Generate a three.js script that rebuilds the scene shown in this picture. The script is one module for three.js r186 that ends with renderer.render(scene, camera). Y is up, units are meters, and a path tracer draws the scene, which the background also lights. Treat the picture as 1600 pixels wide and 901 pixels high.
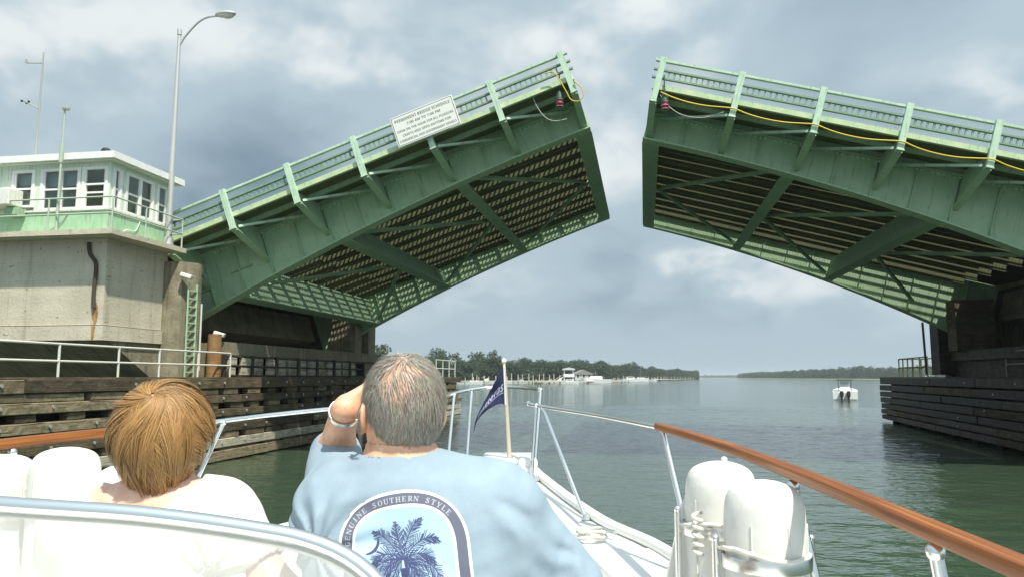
import * as THREE from 'three';
import { ImprovedNoise } from 'three/addons/math/ImprovedNoise.js';
import { mergeGeometries } from 'three/addons/utils/BufferGeometryUtils.js';
import { RoundedBoxGeometry } from 'three/addons/geometries/RoundedBoxGeometry.js';

// ---------------------------------------------------------------- camera, sky, sun, exposure
// World frame: y up, water at y = 0, -z along the channel, +x across it to the right.
const DEG = Math.PI / 180, YAW = 9.7 * DEG, PITCH = 6.56 * DEG, EYE = 2.5;
const scene = new THREE.Scene();
const camera = new THREE.PerspectiveCamera(2 * Math.atan(450.5 / 1200) / DEG, 1024 / 576, 0.05, 12000);
camera.position.set(0, EYE, 0);
camera.rotation.order = 'YXZ';
camera.rotation.set(PITCH, YAW, 0);
scene.add(camera);

const renderer = new THREE.WebGLRenderer({ antialias: true });
renderer.setSize(1024, 576);
renderer.toneMapping = THREE.LinearToneMapping;
renderer.toneMappingExposure = 1.55;
renderer.shadowMap.enabled = true;

const SUN = new THREE.Vector3(0.5 * 0.62, 0.866, 0.5 * 0.78).normalize();   // high, behind the boat and to the right
const sun = new THREE.DirectionalLight(new THREE.Color(1, 0.94, 0.82), 3.7);
sun.name = 'sun';
sun.position.copy(SUN).multiplyScalar(80).add(new THREE.Vector3(0, 0, -25));
sun.target.position.set(0, 0, -25);
sun.castShadow = true;
sun.shadow.radius = 2;
sun.shadow.mapSize.set(4096, 4096);
Object.assign(sun.shadow.camera, { left: -40, right: 40, top: 40, bottom: -40, near: 1, far: 200 });
scene.add(sun, sun.target);

function rng(seed) { let a = seed >>> 0; return () => { a = (a + 0x6D2B79F5) | 0; let t = Math.imul(a ^ (a >>> 15), 1 | a); t = (t + Math.imul(t ^ (t >>> 7), 61 | t)) ^ t; return ((t ^ (t >>> 14)) >>> 0) / 4294967296; }; }
const perlin = new ImprovedNoise();
const N3 = (x, y, z = 0) => perlin.noise(x + 51.3, y + 17.7, z + 33.1);
function fbm(x, y, z = 0, oct = 5, gain = 0.5) { let s = 0, a = 0.5, f = 1; for (let i = 0; i < oct; i++) { s += a * N3(x * f, y * f, z * f + i * 7.3); f *= 2.03; a *= gain; } return s; }
const clamp = (x, a, b) => Math.min(b, Math.max(a, x)), lerp = (a, b, t) => a + (b - a) * t, sstep = (a, b, x) => { const t = clamp((x - a) / (b - a), 0, 1); return t * t * (3 - 2 * t); };
const srgb2lin = (c) => (c <= 0.04045 ? c / 12.92 : Math.pow((c + 0.055) / 1.055, 2.4));

// Broken storm cloud: layered noise round the whole dome, with the larger masses of cloud where they stand in the photograph.
function makeSky() {
  const W = 2048, H = 1024, data = new Float32Array(W * H * 4);
  // cloud masses: azimuth right of the camera axis and elevation in degrees, half-widths, brightness change
  const mass = [
    [-30.5, 26, 7, 5, 0.2], [-26, 22, 9, 6, 0.3], [-24, 15, 8, 5, 0.12], [-14, 24, 9, 4, 0.16], [-4, 22, 9, 6, 0.13], [7, 23, 6, 6, 0.22], [11, 26.5, 3.0, 2.4, 0.22], [17.5, 24.5, 3.6, 3.0, 0.24], [16, 21, 3, 2, 0.12],
    [33.5, 19, 3.6, 2.6, 0.28], [18, 8.3, 4.6, 2.6, 0.34], [15.5, 9.5, 3, 1.6, 0.2], [-4, 6.3, 6, 3.4, 0.2], [24, 5.5, 7, 3, 0.16], [7, 15, 4.5, 4, 0.12], [27, 3.5, 8, 3, 0.12],
    [-32, 28, 4.5, 2, -0.35], [-19, 15.5, 9, 7, -0.4], [-21.5, 13, 6, 3.4, -0.2], [-12, 17.5, 5, 3, -0.12], [-16, 20, 3, 3, -0.14], [25, 23, 8, 5, -0.22], [30, 27, 8, 3, -0.2], [24, 18, 6, 3, -0.1], [11, 10, 5, 3.5, -0.26], [12, 5.4, 9, 2.4, -0.2], [5, 3.6, 10, 2, -0.08], [6, 9.5, 4, 2, -0.12], [-3, 27, 6, 2.4, -0.1],
  ];
  for (let row = 0; row < H; row++) {
    const el = ((row + 0.5) / H - 0.5) * Math.PI, y = Math.sin(el), ce = Math.cos(el);
    for (let col = 0; col < W; col++) {
      const round = ((col + 0.5) / W - 0.5) * 2 * Math.PI, x = Math.cos(round) * ce, z = Math.sin(round) * ce;
      let az = Math.atan2(x, -z) + YAW;
      if (az > Math.PI) az -= 2 * Math.PI;
      const yy = Math.max(y, 0.0), k = 1 / (yy + 0.22), px = x * k, pz = z * k;
      const wx = fbm(px * 1.6, pz * 1.6, 2.2, 3), wz = fbm(px * 1.6 + 9, pz * 1.6 - 4, 5.1, 3);
      const big = fbm(px * 1.5 + wx * 0.35, pz * 1.5 + wz * 0.35, 0.7, 6, 0.52), fine = fbm(x * 9 + wx * 0.8, y * 14, z * 9 + wz * 0.8, 6, 0.56);
      let b = 0.63 + big * 0.29 + fine * 0.27;
      const a = az / DEG + (wx * 10 + fine * 4), e = el / DEG + (wz * 6 + fine * 2.4);
      for (const [ma, me, wa, we, d] of mass) { const q = ((a - ma) / wa) ** 2 + ((e - me) / we) ** 2; if (q < 9) b += d * (d < 0 ? 0.72 : 0.9) * Math.exp(-q * 0.8) * (1 + fine * 1.2); }
      b = lerp(b, 0.58 + big * 0.10, sstep(0.12, 0.0, y));
      b = clamp(b, 0.15, 1.05);
      // cloud is brighter the nearer it stands to the sun behind it
      const glow = 1 + 1.1 * Math.exp(-((Math.acos(clamp(x * SUN.x + y * SUN.y + z * SUN.z, -1, 1)) / (50 * DEG)) ** 2));
      // dark slate -> pale grey-blue -> warm white
      const c0 = [0.18, 0.26, 0.34], c1 = [0.435, 0.55, 0.625], c2 = [0.77, 0.825, 0.84], t = b < 0.6 ? sstep(0.15, 0.6, b) : sstep(0.6, 1.05, b);
      const A = b < 0.6 ? c0 : c1, B = b < 0.6 ? c1 : c2, o = (row * W + col) * 4;
      for (let c = 0; c < 3; c++) data[o + c] = lerp(A[c], B[c], t) * 0.66 * glow;
      if (y < 0) { data[o] = 0.30; data[o + 1] = 0.36; data[o + 2] = 0.38; }
      data[o + 3] = 1;
    }
  }
  const t = new THREE.DataTexture(data, W, H, THREE.RGBAFormat, THREE.FloatType);
  t.mapping = THREE.EquirectangularReflectionMapping;
  t.magFilter = THREE.LinearFilter; t.needsUpdate = true;
  return t;
}
scene.background = scene.environment = makeSky();
scene.fog = new THREE.FogExp2(new THREE.Color(0.62, 0.68, 0.72), 0.00022);

// ---------------------------------------------------------------- helpers
const taken = {};
function numbered(n) { const k = (taken[n] = (taken[n] ?? -1) + 1); return k ? n + '_' + String(k).padStart(3, '0') : n; }
function tag(o, label, category, group) { Object.assign(o.userData, { label, category }); if (group) o.userData.group = group; return o; }
function thing(name, label, category, pos = [0, 0, 0], turn = 0, group) {
  const o = new THREE.Group();
  o.name = numbered(name); o.position.set(...pos); o.rotation.y = turn;
  scene.add(o);
  return tag(o, label, category, group);
}
function clean(g) {
  if (g.index) g = g.toNonIndexed();
  for (const k of Object.keys(g.attributes)) if (!['position', 'normal', 'uv'].includes(k)) g.deleteAttribute(k);
  if (!g.attributes.uv) g.setAttribute('uv', new THREE.BufferAttribute(new Float32Array(g.attributes.position.count * 2), 2));
  g.groups = [];
  return g;
}
function merge(list) { const a = [].concat(list).flat(Infinity); return a.length === 1 ? a[0] : mergeGeometries(a.map(clean)); }
function part(name, geo, mat, parent, kind) {
  const m = new THREE.Mesh(merge(geo), mat);
  m.name = name; m.castShadow = m.receiveShadow = true;
  if (kind) m.userData.kind = kind;
  parent.add(m);
  return m;
}
function solo(name, geo, mat, label, category, group) { const m = part(numbered(name), geo, mat, scene); return tag(m, label, category, group); }
function struct(name, geo, mat) { const m = part(name, geo, mat, scene, 'structure'); return m; }
// texture coordinates in metres from the dominant face direction
function uvBox(g, s = 1, ox = 0, oy = 0) {
  if (g.index) g = g.toNonIndexed();
  const p = g.attributes.position, n = g.attributes.normal, uv = new Float32Array(p.count * 2);
  for (let i = 0; i < p.count; i++) {
    const ax = Math.abs(n.getX(i)), ay = Math.abs(n.getY(i)), az = Math.abs(n.getZ(i)), x = p.getX(i), y = p.getY(i), z = p.getZ(i);
    const q = ax >= ay && ax >= az ? [z, y] : ay >= az ? [z, x] : [x, y];
    uv[i * 2] = q[0] * s + ox; uv[i * 2 + 1] = q[1] * s + oy;
  }
  g.setAttribute('uv', new THREE.BufferAttribute(uv, 2));
  return g;
}
const V = (x, y, z) => new THREE.Vector3(x, y, z);
function box(w, h, d, x = 0, y = 0, z = 0) { return uvBox(new THREE.BoxGeometry(w, h, d).translate(x, y, z)); }
function boxLH(x0, x1, y0, y1, z0, z1) { return box(Math.abs(x1 - x0), Math.abs(y1 - y0), Math.abs(z1 - z0), (x0 + x1) / 2, (y0 + y1) / 2, (z0 + z1) / 2); }
function rbox(w, h, d, r, x = 0, y = 0, z = 0, seg = 1) { return new RoundedBoxGeometry(w, h, d, seg, r).translate(x, y, z); }
// a bar of w x h section from a to b
function bar(a, b, w, h = w, up = V(0, 1, 0)) {
  a = V(...a); b = V(...b);
  const L = a.distanceTo(b), g = uvBox(new THREE.BoxGeometry(w, h, L));
  const m = new THREE.Matrix4().lookAt(a, b, up).setPosition(a.clone().add(b).multiplyScalar(0.5));
  return g.applyMatrix4(m);
}
function rod(a, b, r0, r1 = r0, seg = 10) {
  a = V(...a); b = V(...b);
  const g = new THREE.CylinderGeometry(r1, r0, a.distanceTo(b), seg);
  return g.applyQuaternion(new THREE.Quaternion().setFromUnitVectors(V(0, 1, 0), b.clone().sub(a).normalize())).translate((a.x + b.x) / 2, (a.y + b.y) / 2, (a.z + b.z) / 2);
}
function curveOf(pts, tension = 0.5) { return new THREE.CatmullRomCurve3(pts.map((p) => V(...p)), false, 'centripetal', tension); }
function tube(pts, r, seg = 40, rad = 10) { return new THREE.TubeGeometry(curveOf(pts), seg, r, rad); }
function poly(pts, depth, z0 = 0) { // polygon in x-y pulled out along z
  const g = new THREE.ExtrudeGeometry(new THREE.Shape(pts.map((p) => new THREE.Vector2(...p))), { depth, bevelEnabled: false });
  return uvBox(g.translate(0, 0, z0));
}
function ball(r, x, y, z, w = 16, h = 12) { return new THREE.SphereGeometry(r, w, h).translate(x, y, z); }

// ---------------------------------------------------------------- textures and materials
function dataTex(size, fn, colour = true, repeat = 1) {
  const d = new Uint8Array(size * size * 4);
  for (let j = 0; j < size; j++) for (let i = 0; i < size; i++) {
    const c = fn(i / size, j / size), o = (j * size + i) * 4;
    for (let k = 0; k < 3; k++) d[o + k] = clamp(Math.round((Array.isArray(c) ? c[k] : c) * 255), 0, 255);
    d[o + 3] = 255;
  }
  const t = new THREE.DataTexture(d, size, size);
  t.wrapS = t.wrapT = THREE.MirroredRepeatWrapping;
  t.magFilter = THREE.LinearFilter; t.minFilter = THREE.LinearMipmapLinearFilter; t.generateMipmaps = true;
  if (colour) t.colorSpace = THREE.SRGBColorSpace;
  t.repeat.set(repeat, repeat);
  t.needsUpdate = true;
  return t;
}
const mix3 = (a, b, t) => a.map((x, i) => x + (b[i] - x) * t), hex = (h) => [(h >> 16 & 255) / 255, (h >> 8 & 255) / 255, (h & 255) / 255];
function std(o) { return new THREE.MeshStandardMaterial(o); }
function phys(o) { return new THREE.MeshPhysicalMaterial(o); }

// weathered paint: base tone, chalking, runs and specks of rust
function paintTex(base, chalk, rust, amount, repeat, seed) {
  return dataTex(512, (u, v) => {
    let c = mix3(hex(base), hex(chalk), clamp(0.45 + fbm(u * 7, v * 7, seed, 5) * 1.3, 0, 1));
    const run = fbm(u * 34, v * 3.2, seed + 9, 4), spot = fbm(u * 26, v * 26, seed + 4, 4);
    c = mix3(c, hex(0x5c6b50), clamp((run - 0.12) * 1.2, 0, 0.2));
    c = mix3(c, hex(rust), clamp((spot + run * 0.18 - 0.32) * 7 * amount, 0, 0.85));
    return c;
  }, true, repeat);
}
const noiseBump = dataTex(512, (u, v) => 0.5 + fbm(u * 22, v * 22, 1.7, 5), false, 0.5);
const M = {};
M.green = std({ map: paintTex(0x9cba96, 0xafc8a8, 0x6c5a43, 0.5, 0.25, 2), roughness: 0.62, bumpMap: noiseBump, bumpScale: 0.002 });
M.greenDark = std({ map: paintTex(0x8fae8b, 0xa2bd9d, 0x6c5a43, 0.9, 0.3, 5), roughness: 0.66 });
M.greenPale = std({ map: paintTex(0xaecbb2, 0xc4dac4, 0x8a7c4c, 0.8, 0.5, 8), roughness: 0.55 });
M.railShade = std({ map: paintTex(0x76937c, 0x88a58a, 0x5a5040, 0.6, 0.5, 17), roughness: 0.6 });  // rail green darkened: shade of bars and balusters put into the paint
M.fascia = std({ map: paintTex(0xaec9a0, 0xc6d3a8, 0x77683c, 1.1, 0.5, 11), roughness: 0.6 });
M.steelDark = std({ map: paintTex(0x565c40, 0x696d4a, 0x4b3320, 1.3, 0.4, 14), roughness: 0.75 });
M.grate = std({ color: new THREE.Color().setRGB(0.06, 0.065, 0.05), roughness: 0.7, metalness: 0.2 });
M.concrete = std({
  map: dataTex(1024, (u, v) => {
    let c = mix3(hex(0xbab39f), hex(0xd0c9b5), clamp(0.5 + fbm(u * 6, v * 6, 3, 6) * 1.2, 0, 1));
    const board = Math.abs(((v * 9) % 1) - 0.5) > 0.475 ? 0.18 : 0, run = fbm(u * 26, v * 2.2, 6, 4), spot = fbm(u * 40, v * 40, 9, 3);
    c = mix3(c, hex(0x7d7765), clamp(board + (run - 0.1) * 0.9, 0, 0.34));
    c = mix3(c, hex(0x6a5a42), clamp((spot - 0.3) * 5, 0, 0.6));
    return mix3(c, hex(0x8f8a78), clamp(fbm(u * 120, v * 120, 2, 2) * 0.6, 0, 0.25));
  }, true, 0.22), roughness: 0.92, bumpMap: noiseBump, bumpScale: 0.006,
});
M.concreteOld = std({
  map: dataTex(512, (u, v) => {
    const c = mix3(hex(0x77715d), hex(0x979079), clamp(0.5 + fbm(u * 8, v * 8, 13, 5) * 1.4, 0, 1));
    return mix3(c, hex(0x55503f), clamp((fbm(u * 30, v * 3, 16, 4) - 0.05) * 2, 0, 0.7));
  }, true, 0.3), roughness: 0.95, bumpMap: noiseBump, bumpScale: 0.008,
});
function timberTex(dark, light, moss, seed) {
  return dataTex(512, (u, v) => {
    const g = fbm(u * 3, v * 46, seed, 5), w = fbm(u * 5, v * 5, seed + 3, 4), crack = fbm(u * 2.4, v * 60, seed + 7, 3);
    let c = mix3(hex(dark), hex(light), clamp(0.5 + g * 1.3 + w * 0.8, 0, 1));
    c = mix3(c, hex(0x15120d), clamp((crack - 0.2) * 6, 0, 0.85));
    return mix3(c, hex(moss), clamp((fbm(u * 7, v * 7, seed + 12, 4) - 0.12) * 3, 0, 0.55));
  }, true, 0.5);
}
M.timber = [
  timberTex(0x6a5d46, 0xa39678, 0x5c6144, 1), timberTex(0x54493a, 0x8c7f68, 0x4c543c, 21), timberTex(0x857860, 0xb8ad92, 0x666a4c, 41),
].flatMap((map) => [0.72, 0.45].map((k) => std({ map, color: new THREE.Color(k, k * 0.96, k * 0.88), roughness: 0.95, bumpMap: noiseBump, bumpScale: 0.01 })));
M.pitTimber = std({ map: timberTex(0x4a4134, 0x76694f, 0x47502f, 71), roughness: 0.95 });
M.timberPale = std({ map: timberTex(0x9a947f, 0xc9c3b0, 0x82826a, 61), roughness: 0.95 });
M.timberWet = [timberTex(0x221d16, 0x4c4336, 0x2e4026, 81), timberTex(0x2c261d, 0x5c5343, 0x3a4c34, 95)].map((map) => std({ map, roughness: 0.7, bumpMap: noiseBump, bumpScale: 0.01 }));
M.galv = std({ color: new THREE.Color().setRGB(0.55, 0.55, 0.52), roughness: 0.45, metalness: 0.5 });
M.white = std({ map: dataTex(256, (u, v) => mix3(hex(0xe6e6e0), hex(0xf0f0ec), clamp(0.5 + fbm(u * 9, v * 9, 4, 4), 0, 1)), true, 0.5), roughness: 0.5 });
M.whiteDirty = std({ map: paintTex(0xd9dcd2, 0xe6e6de, 0x8a8468, 0.5, 0.5, 19), roughness: 0.6 });
M.housePale = std({ map: paintTex(0xcfdccb, 0xdbe3d5, 0x9aa58c, 0.4, 0.5, 23), roughness: 0.6 });
M.houseGreen = std({ map: paintTex(0x9cc6a0, 0xb0d2ae, 0x90986e, 0.5, 0.5, 27), roughness: 0.6 });
M.gel = phys({ color: new THREE.Color().setRGB(0.8, 0.8, 0.77), roughness: 0.3, clearcoat: 0.5, clearcoatRoughness: 0.15, bumpMap: noiseBump, bumpScale: 0.0004 });
M.chrome = std({ color: new THREE.Color().setRGB(0.88, 0.89, 0.88), roughness: 0.26, metalness: 1 });
M.black = std({ color: new THREE.Color().setRGB(0.02, 0.02, 0.022), roughness: 0.6 });
M.glassDark = phys({ color: new THREE.Color().setRGB(0.75, 0.8, 0.8), roughness: 0.05, transmission: 1, thickness: 0, ior: 1.5 });
M.roomDark = std({ color: new THREE.Color().setRGB(0.10, 0.10, 0.09), roughness: 0.9 });
// ---------------------------------------------------------------- water and shores
function makeWater() {
  // rows and columns close together near the boat, wider apart towards the horizon
  const axis = (near, reach, far, cell, grow) => { const a = []; for (let x = near; x < reach; x += cell) a.push(x); let s = cell, x = reach; while (x < far) { a.push(x); s *= grow; x += s; } a.push(far); return a; };
  const right = axis(0, 22, 4200, 0.13, 1.07), xs = [...right.slice(1).reverse().map((x) => -x), ...right], zs = axis(-10, 62, 8000, 0.13, 1.06);
  const nx = xs.length, nz = zs.length, pos = new Float32Array(nx * nz * 3), uv = new Float32Array(nx * nz * 2), idx = [];
  const wave = (x, z, cell) => {
    let h = 0;
    const wx = fbm(x * 0.12, z * 0.12, 4, 2) * 3, amp = 0.55 + 0.9 * clamp(fbm(x * 0.05, z * 0.05, 8, 2) + 0.4, 0, 1);
    if (cell < 1.2) h += 0.022 * N3(x * 0.33 + wx * 0.3, z * 0.55, 1.5);
    if (cell < 0.5) h += 0.018 * (1 - 2 * Math.abs(N3(x * 0.75 + wx * 0.4, z * 1.3, 4.5)));
    if (cell < 0.3) h += 0.012 * N3(x * 2.1, z * 3.0 + wx, 7.5) + 0.007 * N3(x * 4.3 + 3, z * 5.5, 2.5);
    return h * amp;
  };
  for (let j = 0; j < nz; j++) for (let i = 0; i < nx; i++) {
    const x = xs[i], z = zs[j], o = j * nx + i, cell = Math.max(xs[Math.min(i + 1, nx - 1)] - xs[Math.max(i - 1, 0)], zs[Math.min(j + 1, nz - 1)] - zs[Math.max(j - 1, 0)]) / 2;
    pos[o * 3] = x; pos[o * 3 + 1] = wave(x, z, cell); pos[o * 3 + 2] = -z;
    uv[o * 2] = x; uv[o * 2 + 1] = z;
    if (i && j) { const a = o - nx - 1, b = o - nx, c = o - 1; idx.push(a, b, c, b, o, c); }
  }
  const g = new THREE.BufferGeometry();
  g.setAttribute('position', new THREE.BufferAttribute(pos, 3));
  g.setAttribute('uv', new THREE.BufferAttribute(uv, 2));
  g.setIndex(idx); g.computeVertexNormals();
  const ripple = dataTex(1024, (u, v) => 0.5 + 0.5 * fbm(u * 26, v * 40, 6, 5, 0.55) + 0.25 * (0.5 - Math.abs(N3(u * 60, v * 90, 3))), false, 1 / 14);
  const tint = dataTex(256, (u, v) => mix3([0.2, 0.265, 0.205], [0.235, 0.305, 0.235], clamp(0.5 + fbm(u * 6, v * 6, 3, 4), 0, 1)), true, 1 / 90);
  const m = new THREE.Mesh(g, phys({ map: tint, roughness: 0.07, ior: 1.33, bumpMap: ripple, bumpScale: 0.035 }));
  m.name = 'water'; m.receiveShadow = true; m.userData.kind = 'structure'; scene.add(m);
}
makeWater();

// Far places are given by their offset right of the camera's heading and distance along it (metres on the chart).
const chart = (lat, y, d) => [lat * Math.cos(YAW) - d * Math.sin(YAW), y, -(d * Math.cos(YAW) + lat * Math.sin(YAW))];
M.land = std({ map: dataTex(256, (u, v) => mix3(hex(0x4c5a35), hex(0x6d6a48), clamp(0.5 + fbm(u * 8, v * 8, 5, 4), 0, 1)), true, 0.02), roughness: 1 });
M.marsh = std({ map: dataTex(256, (u, v) => mix3(hex(0x4a5c34), hex(0x748050), clamp(0.5 + fbm(u * 12, v * 12, 9, 4), 0, 1)), true, 0.03), roughness: 1 });
function shore(name, front, back, mat) { // low bank between a waterline and a line behind it
  const n = front.length, pos = [], uv = [], idx = [];
  for (let i = 0; i < n; i++) for (const [k, p] of [front[i], lerp3(front[i], back[i], 0.08), back[i]].entries()) { const w = chart(p[0], k === 0 ? -0.3 : k === 1 ? 0.9 : 2.2, p[1]); pos.push(...w); uv.push(w[0], w[2]); }
  for (let i = 0; i < n - 1; i++) for (let k = 0; k < 2; k++) { const a = i * 3 + k, b = a + 3; idx.push(a, b, a + 1, b, b + 1, a + 1); }
  const g = new THREE.BufferGeometry();
  g.setAttribute('position', new THREE.Float32BufferAttribute(pos, 3)); g.setAttribute('uv', new THREE.Float32BufferAttribute(uv, 2));
  g.setIndex(idx); g.computeVertexNormals();
  mat.side = THREE.DoubleSide;
  const m = new THREE.Mesh(g, mat); m.name = name; m.receiveShadow = true; m.userData.kind = 'structure'; scene.add(m);
}
function lerp3(a, b, t) { return a.map((x, i) => x + (b[i] - x) * t); }
const leftFront = [[-160, 190], [-75, 262], [-45, 285], [-10, 318], [30, 360], [62, 430], [95, 540], [150, 700], [205, 860], [216, 905]];
const leftBack = [[-260, 420], [-160, 480], [-90, 520], [-40, 560], [30, 640], [80, 760], [150, 900], [210, 960], [222, 930], [220, 920]];
shore('left_shore', leftFront, leftBack, M.land);
const rightFront = [[420, 1500], [352, 1180], [330, 980], [318, 830], [330, 700], [420, 560], [560, 500]];
const rightBack = [[620, 1700], [560, 1400], [560, 1200], [560, 1050], [600, 900], [700, 800], [800, 760]];
shore('right_shore', rightFront, rightBack, M.marsh);
shore('far_shore', [[340, 2800], [560, 2500], [760, 2150], [900, 1900]], [[400, 3300], [700, 3200], [1000, 2900], [1300, 2700]], M.marsh);

M.leafFar = std({ vertexColors: false, color: new THREE.Color().setRGB(0.05, 0.085, 0.035), roughness: 0.9 });
M.leafFar2 = std({ color: new THREE.Color().setRGB(0.07, 0.10, 0.045), roughness: 0.9 });
M.leafFar3 = std({ color: new THREE.Color().setRGB(0.032, 0.062, 0.028), roughness: 0.9 });
M.bark = std({ color: new THREE.Color().setRGB(0.11, 0.085, 0.06), roughness: 1 });
// a clump: a few dozen ragged leaf sprays scattered through a ball
function leafClump(R, n, size, r) {
  const pos = [], q = new THREE.Quaternion(), e = new THREE.Euler(), p = V(0, 0, 0);
  for (let i = 0; i < n; i++) {
    const d = Math.cbrt(r()) * R, t = r() * 6.283, c = r() * 2 - 1, s = Math.sqrt(1 - c * c);
    const o = [d * s * Math.cos(t), d * c * 0.75, d * s * Math.sin(t)];
    q.setFromEuler(e.set(r() * 6.3, r() * 6.3, r() * 6.3));
    for (let k = 0; k < 2; k++) for (const [a, b] of [[0, 1], [1, 0.15], [-0.6, -0.7]]) { p.set(a * size * (0.6 + r() * 0.7), b * size * (0.6 + r() * 0.7), (k - 0.5) * size * 0.8).applyQuaternion(q); pos.push(o[0] + p.x, o[1] + p.y, o[2] + p.z); }
  }
  const g = new THREE.BufferGeometry();
  g.setAttribute('position', new THREE.Float32BufferAttribute(pos, 3)); g.computeVertexNormals();
  return clean(g);
}
function crownGeo(h, w, seed) {
  const r = rng(seed), out = [], lobes = 9;
  for (let i = 0; i < lobes; i++) {
    const y = h * (0.38 + 0.55 * Math.pow(i / (lobes - 1), 0.9)), sp = w * 0.5 * Math.sin(Math.PI * clamp(0.2 + 0.72 * (i / (lobes - 1)), 0, 1)), a = i * 2.4 + r();
    out.push(leafClump(w * (0.2 + 0.12 * r()), 46, w * 0.055, r).translate(Math.cos(a) * sp * (0.4 + 0.6 * r()), y, Math.sin(a) * sp * (0.4 + 0.6 * r())));
  }
  return merge(out);
}
function makeTree(h, w, seed, leaf) {
  const g = new THREE.Group(), r = rng(seed + 5);
  g.name = 'tree';
  const limbs = [rod([0, 0, 0], [0.1, h * 0.55, 0], 0.03 * h, 0.014 * h, 7)];
  for (let i = 0; i < 5; i++) { const a = i * 1.3 + r(), y = h * (0.3 + 0.08 * i); limbs.push(rod([0, y, 0], [Math.cos(a) * w * 0.3, y + h * 0.2, Math.sin(a) * w * 0.3], 0.011 * h, 0.005 * h, 5)); }
  part('trunk', limbs, M.bark, g);
  part('crown', crownGeo(h, w, seed), leaf, g);
  return g;
}
const treeKinds = [makeTree(10, 8, 11, M.leafFar), makeTree(11, 7, 23, M.leafFar2), makeTree(8.5, 8.5, 37, M.leafFar3), makeTree(10.5, 9, 51, M.leafFar2)];
{
  const r = rng(77);
  const along = (line, t) => { const f = t * (line.length - 1), i = Math.min(line.length - 2, Math.floor(f)); return lerp3(line[i], line[i + 1], f - i); };
  // individual trees that can be told apart along the nearer left shore
  const spots = [];
  for (let i = 0; i < 46; i++) { const t = 0.07 + 0.62 * (i + r() * 0.7) / 46, f = along(leftFront, t), b = along(leftBack, t); spots.push([...lerp3(f, b, 0.16 + 0.16 * r()), 0.72 + r() * 0.62]); }
  spots.push([-55, 276, 1.1], [-49.6, 290, 1.22], [-30, 330, 1.08], [-9, 350, 1.2]);
  spots.forEach(([x, d, s], i) => {
    const k = i % 4, o = treeKinds[k].clone();
    o.name = numbered('tree'); o.position.set(...chart(x, 1.0, d)); o.rotation.y = r() * 6.28; o.scale.set(s * (0.9 + 0.3 * r()), s, s * (0.9 + 0.3 * r()));
    tag(o, 'broad green tree in the row of trees along the far left shore behind the docks', 'tree', 'trees along the far left shore');
    scene.add(o);
  });
  // the wood behind and the distant points read as one mass
  const mass = (name, label, front, back, n, t0, t1, s0, s1, h0, h1, mat, seed) => {
    const q = rng(seed), g = leafClump(1, 60, 0.17, q), im = new THREE.InstancedMesh(g, mat, n), m = new THREE.Matrix4(), c = new THREE.Color();
    for (let i = 0; i < n; i++) {
      const t = lerp(t0, t1, q()), f = along(front, t), b = along(back, t), p = lerp3(f, b, lerp(0.1, 0.75, q() * q())), hh = lerp(h0, h1, t) * (0.75 + 0.5 * fbm(t * 40, 3, 1, 3) + 0.2 * q()), k = i % 5;
      const s = lerp(s0, s1, q()), w = chart(p[0], 0.8 + hh * (k / 4.6) ** 0.8, p[1]);
      m.makeRotationY(q() * 6.28).scale(V(s, s * 0.8, s)).setPosition(...w);
      im.setMatrixAt(i, m);
      const z = 0.75 + 0.5 * q(); im.setColorAt(i, c.setRGB(z, z * (0.95 + 0.1 * q()), z * 0.95));
    }
    im.name = name; im.userData = { kind: 'stuff', label, category: 'woodland' }; im.castShadow = im.receiveShadow = true;
    scene.add(im);
  };
  mass('left_wood', 'dark green wood along the far left shore', leftFront, leftBack, 5200, 0.05, 1, 2.0, 3.4, 11.5, 8.2, M.leafFar3, 5);
  mass('right_wood', 'low dark wood on the far point at right', rightFront, rightBack, 2600, 0.02, 1, 2.6, 5.0, 7, 14.5, M.leafFar3, 6);
  mass('horizon_wood', 'thin line of trees at the horizon between the two shores', [[340, 2800], [560, 2500], [760, 2150], [900, 1900]], [[400, 3300], [700, 3200], [1000, 2900], [1300, 2700]], 700, 0, 1, 5, 9, 3.0, 9, M.leafFar3, 7);
}

// ---- houses, docks and boats of the far marina
M.roofGrey = std({ color: new THREE.Color().setRGB(0.22, 0.22, 0.21), roughness: 0.9 });
M.sidingGrey = std({ color: new THREE.Color().setRGB(0.3, 0.32, 0.32), roughness: 0.85 });
M.siding = std({ color: new THREE.Color().setRGB(0.55, 0.56, 0.55), roughness: 0.8 });
M.sidingWhite = std({ color: new THREE.Color().setRGB(0.78, 0.78, 0.75), roughness: 0.7 });
M.dockWood = std({ color: new THREE.Color().setRGB(0.52, 0.48, 0.40), roughness: 0.95 });
function house(name, label, lat, y, d, w, h, dp, turn, wall, roof = M.roofGrey) {
  const t = thing(name, label, 'house', chart(lat, y, d), YAW + turn);
  part('wall', boxLH(-w / 2, w / 2, 0, h, -dp / 2, dp / 2), wall, t);
  part('roof', poly([[-w / 2 - 0.4, h], [w / 2 + 0.4, h], [w / 2 + 0.1, h + 0.4], [0, h + w * 0.27], [-w / 2 - 0.1, h + 0.4]], dp + 0.8, -dp / 2 - 0.4), roof, t);
  const n = Math.max(2, Math.round(w / 2.6));
  for (let i = 0; i < n; i++) for (let k = 0; k < (h > 4 ? 2 : 1); k++) { const f = part('window', box(1.15, 1.4, 0.1, -w / 2 + w * (i + 0.5) / n, 1.6 + k * 2.7, dp / 2 + 0.03), M.sidingWhite, t); part('pane', box(0.9, 1.15, 0.06, -w / 2 + w * (i + 0.5) / n, 1.6 + k * 2.7, dp / 2 + 0.075), M.black, f); }
  return t;
}
house('house', 'pale grey house half hidden among the trees left of the blue pennant', -19, 2.9, 360, 7.5, 4.2, 7, 0.1, M.sidingGrey);
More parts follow.
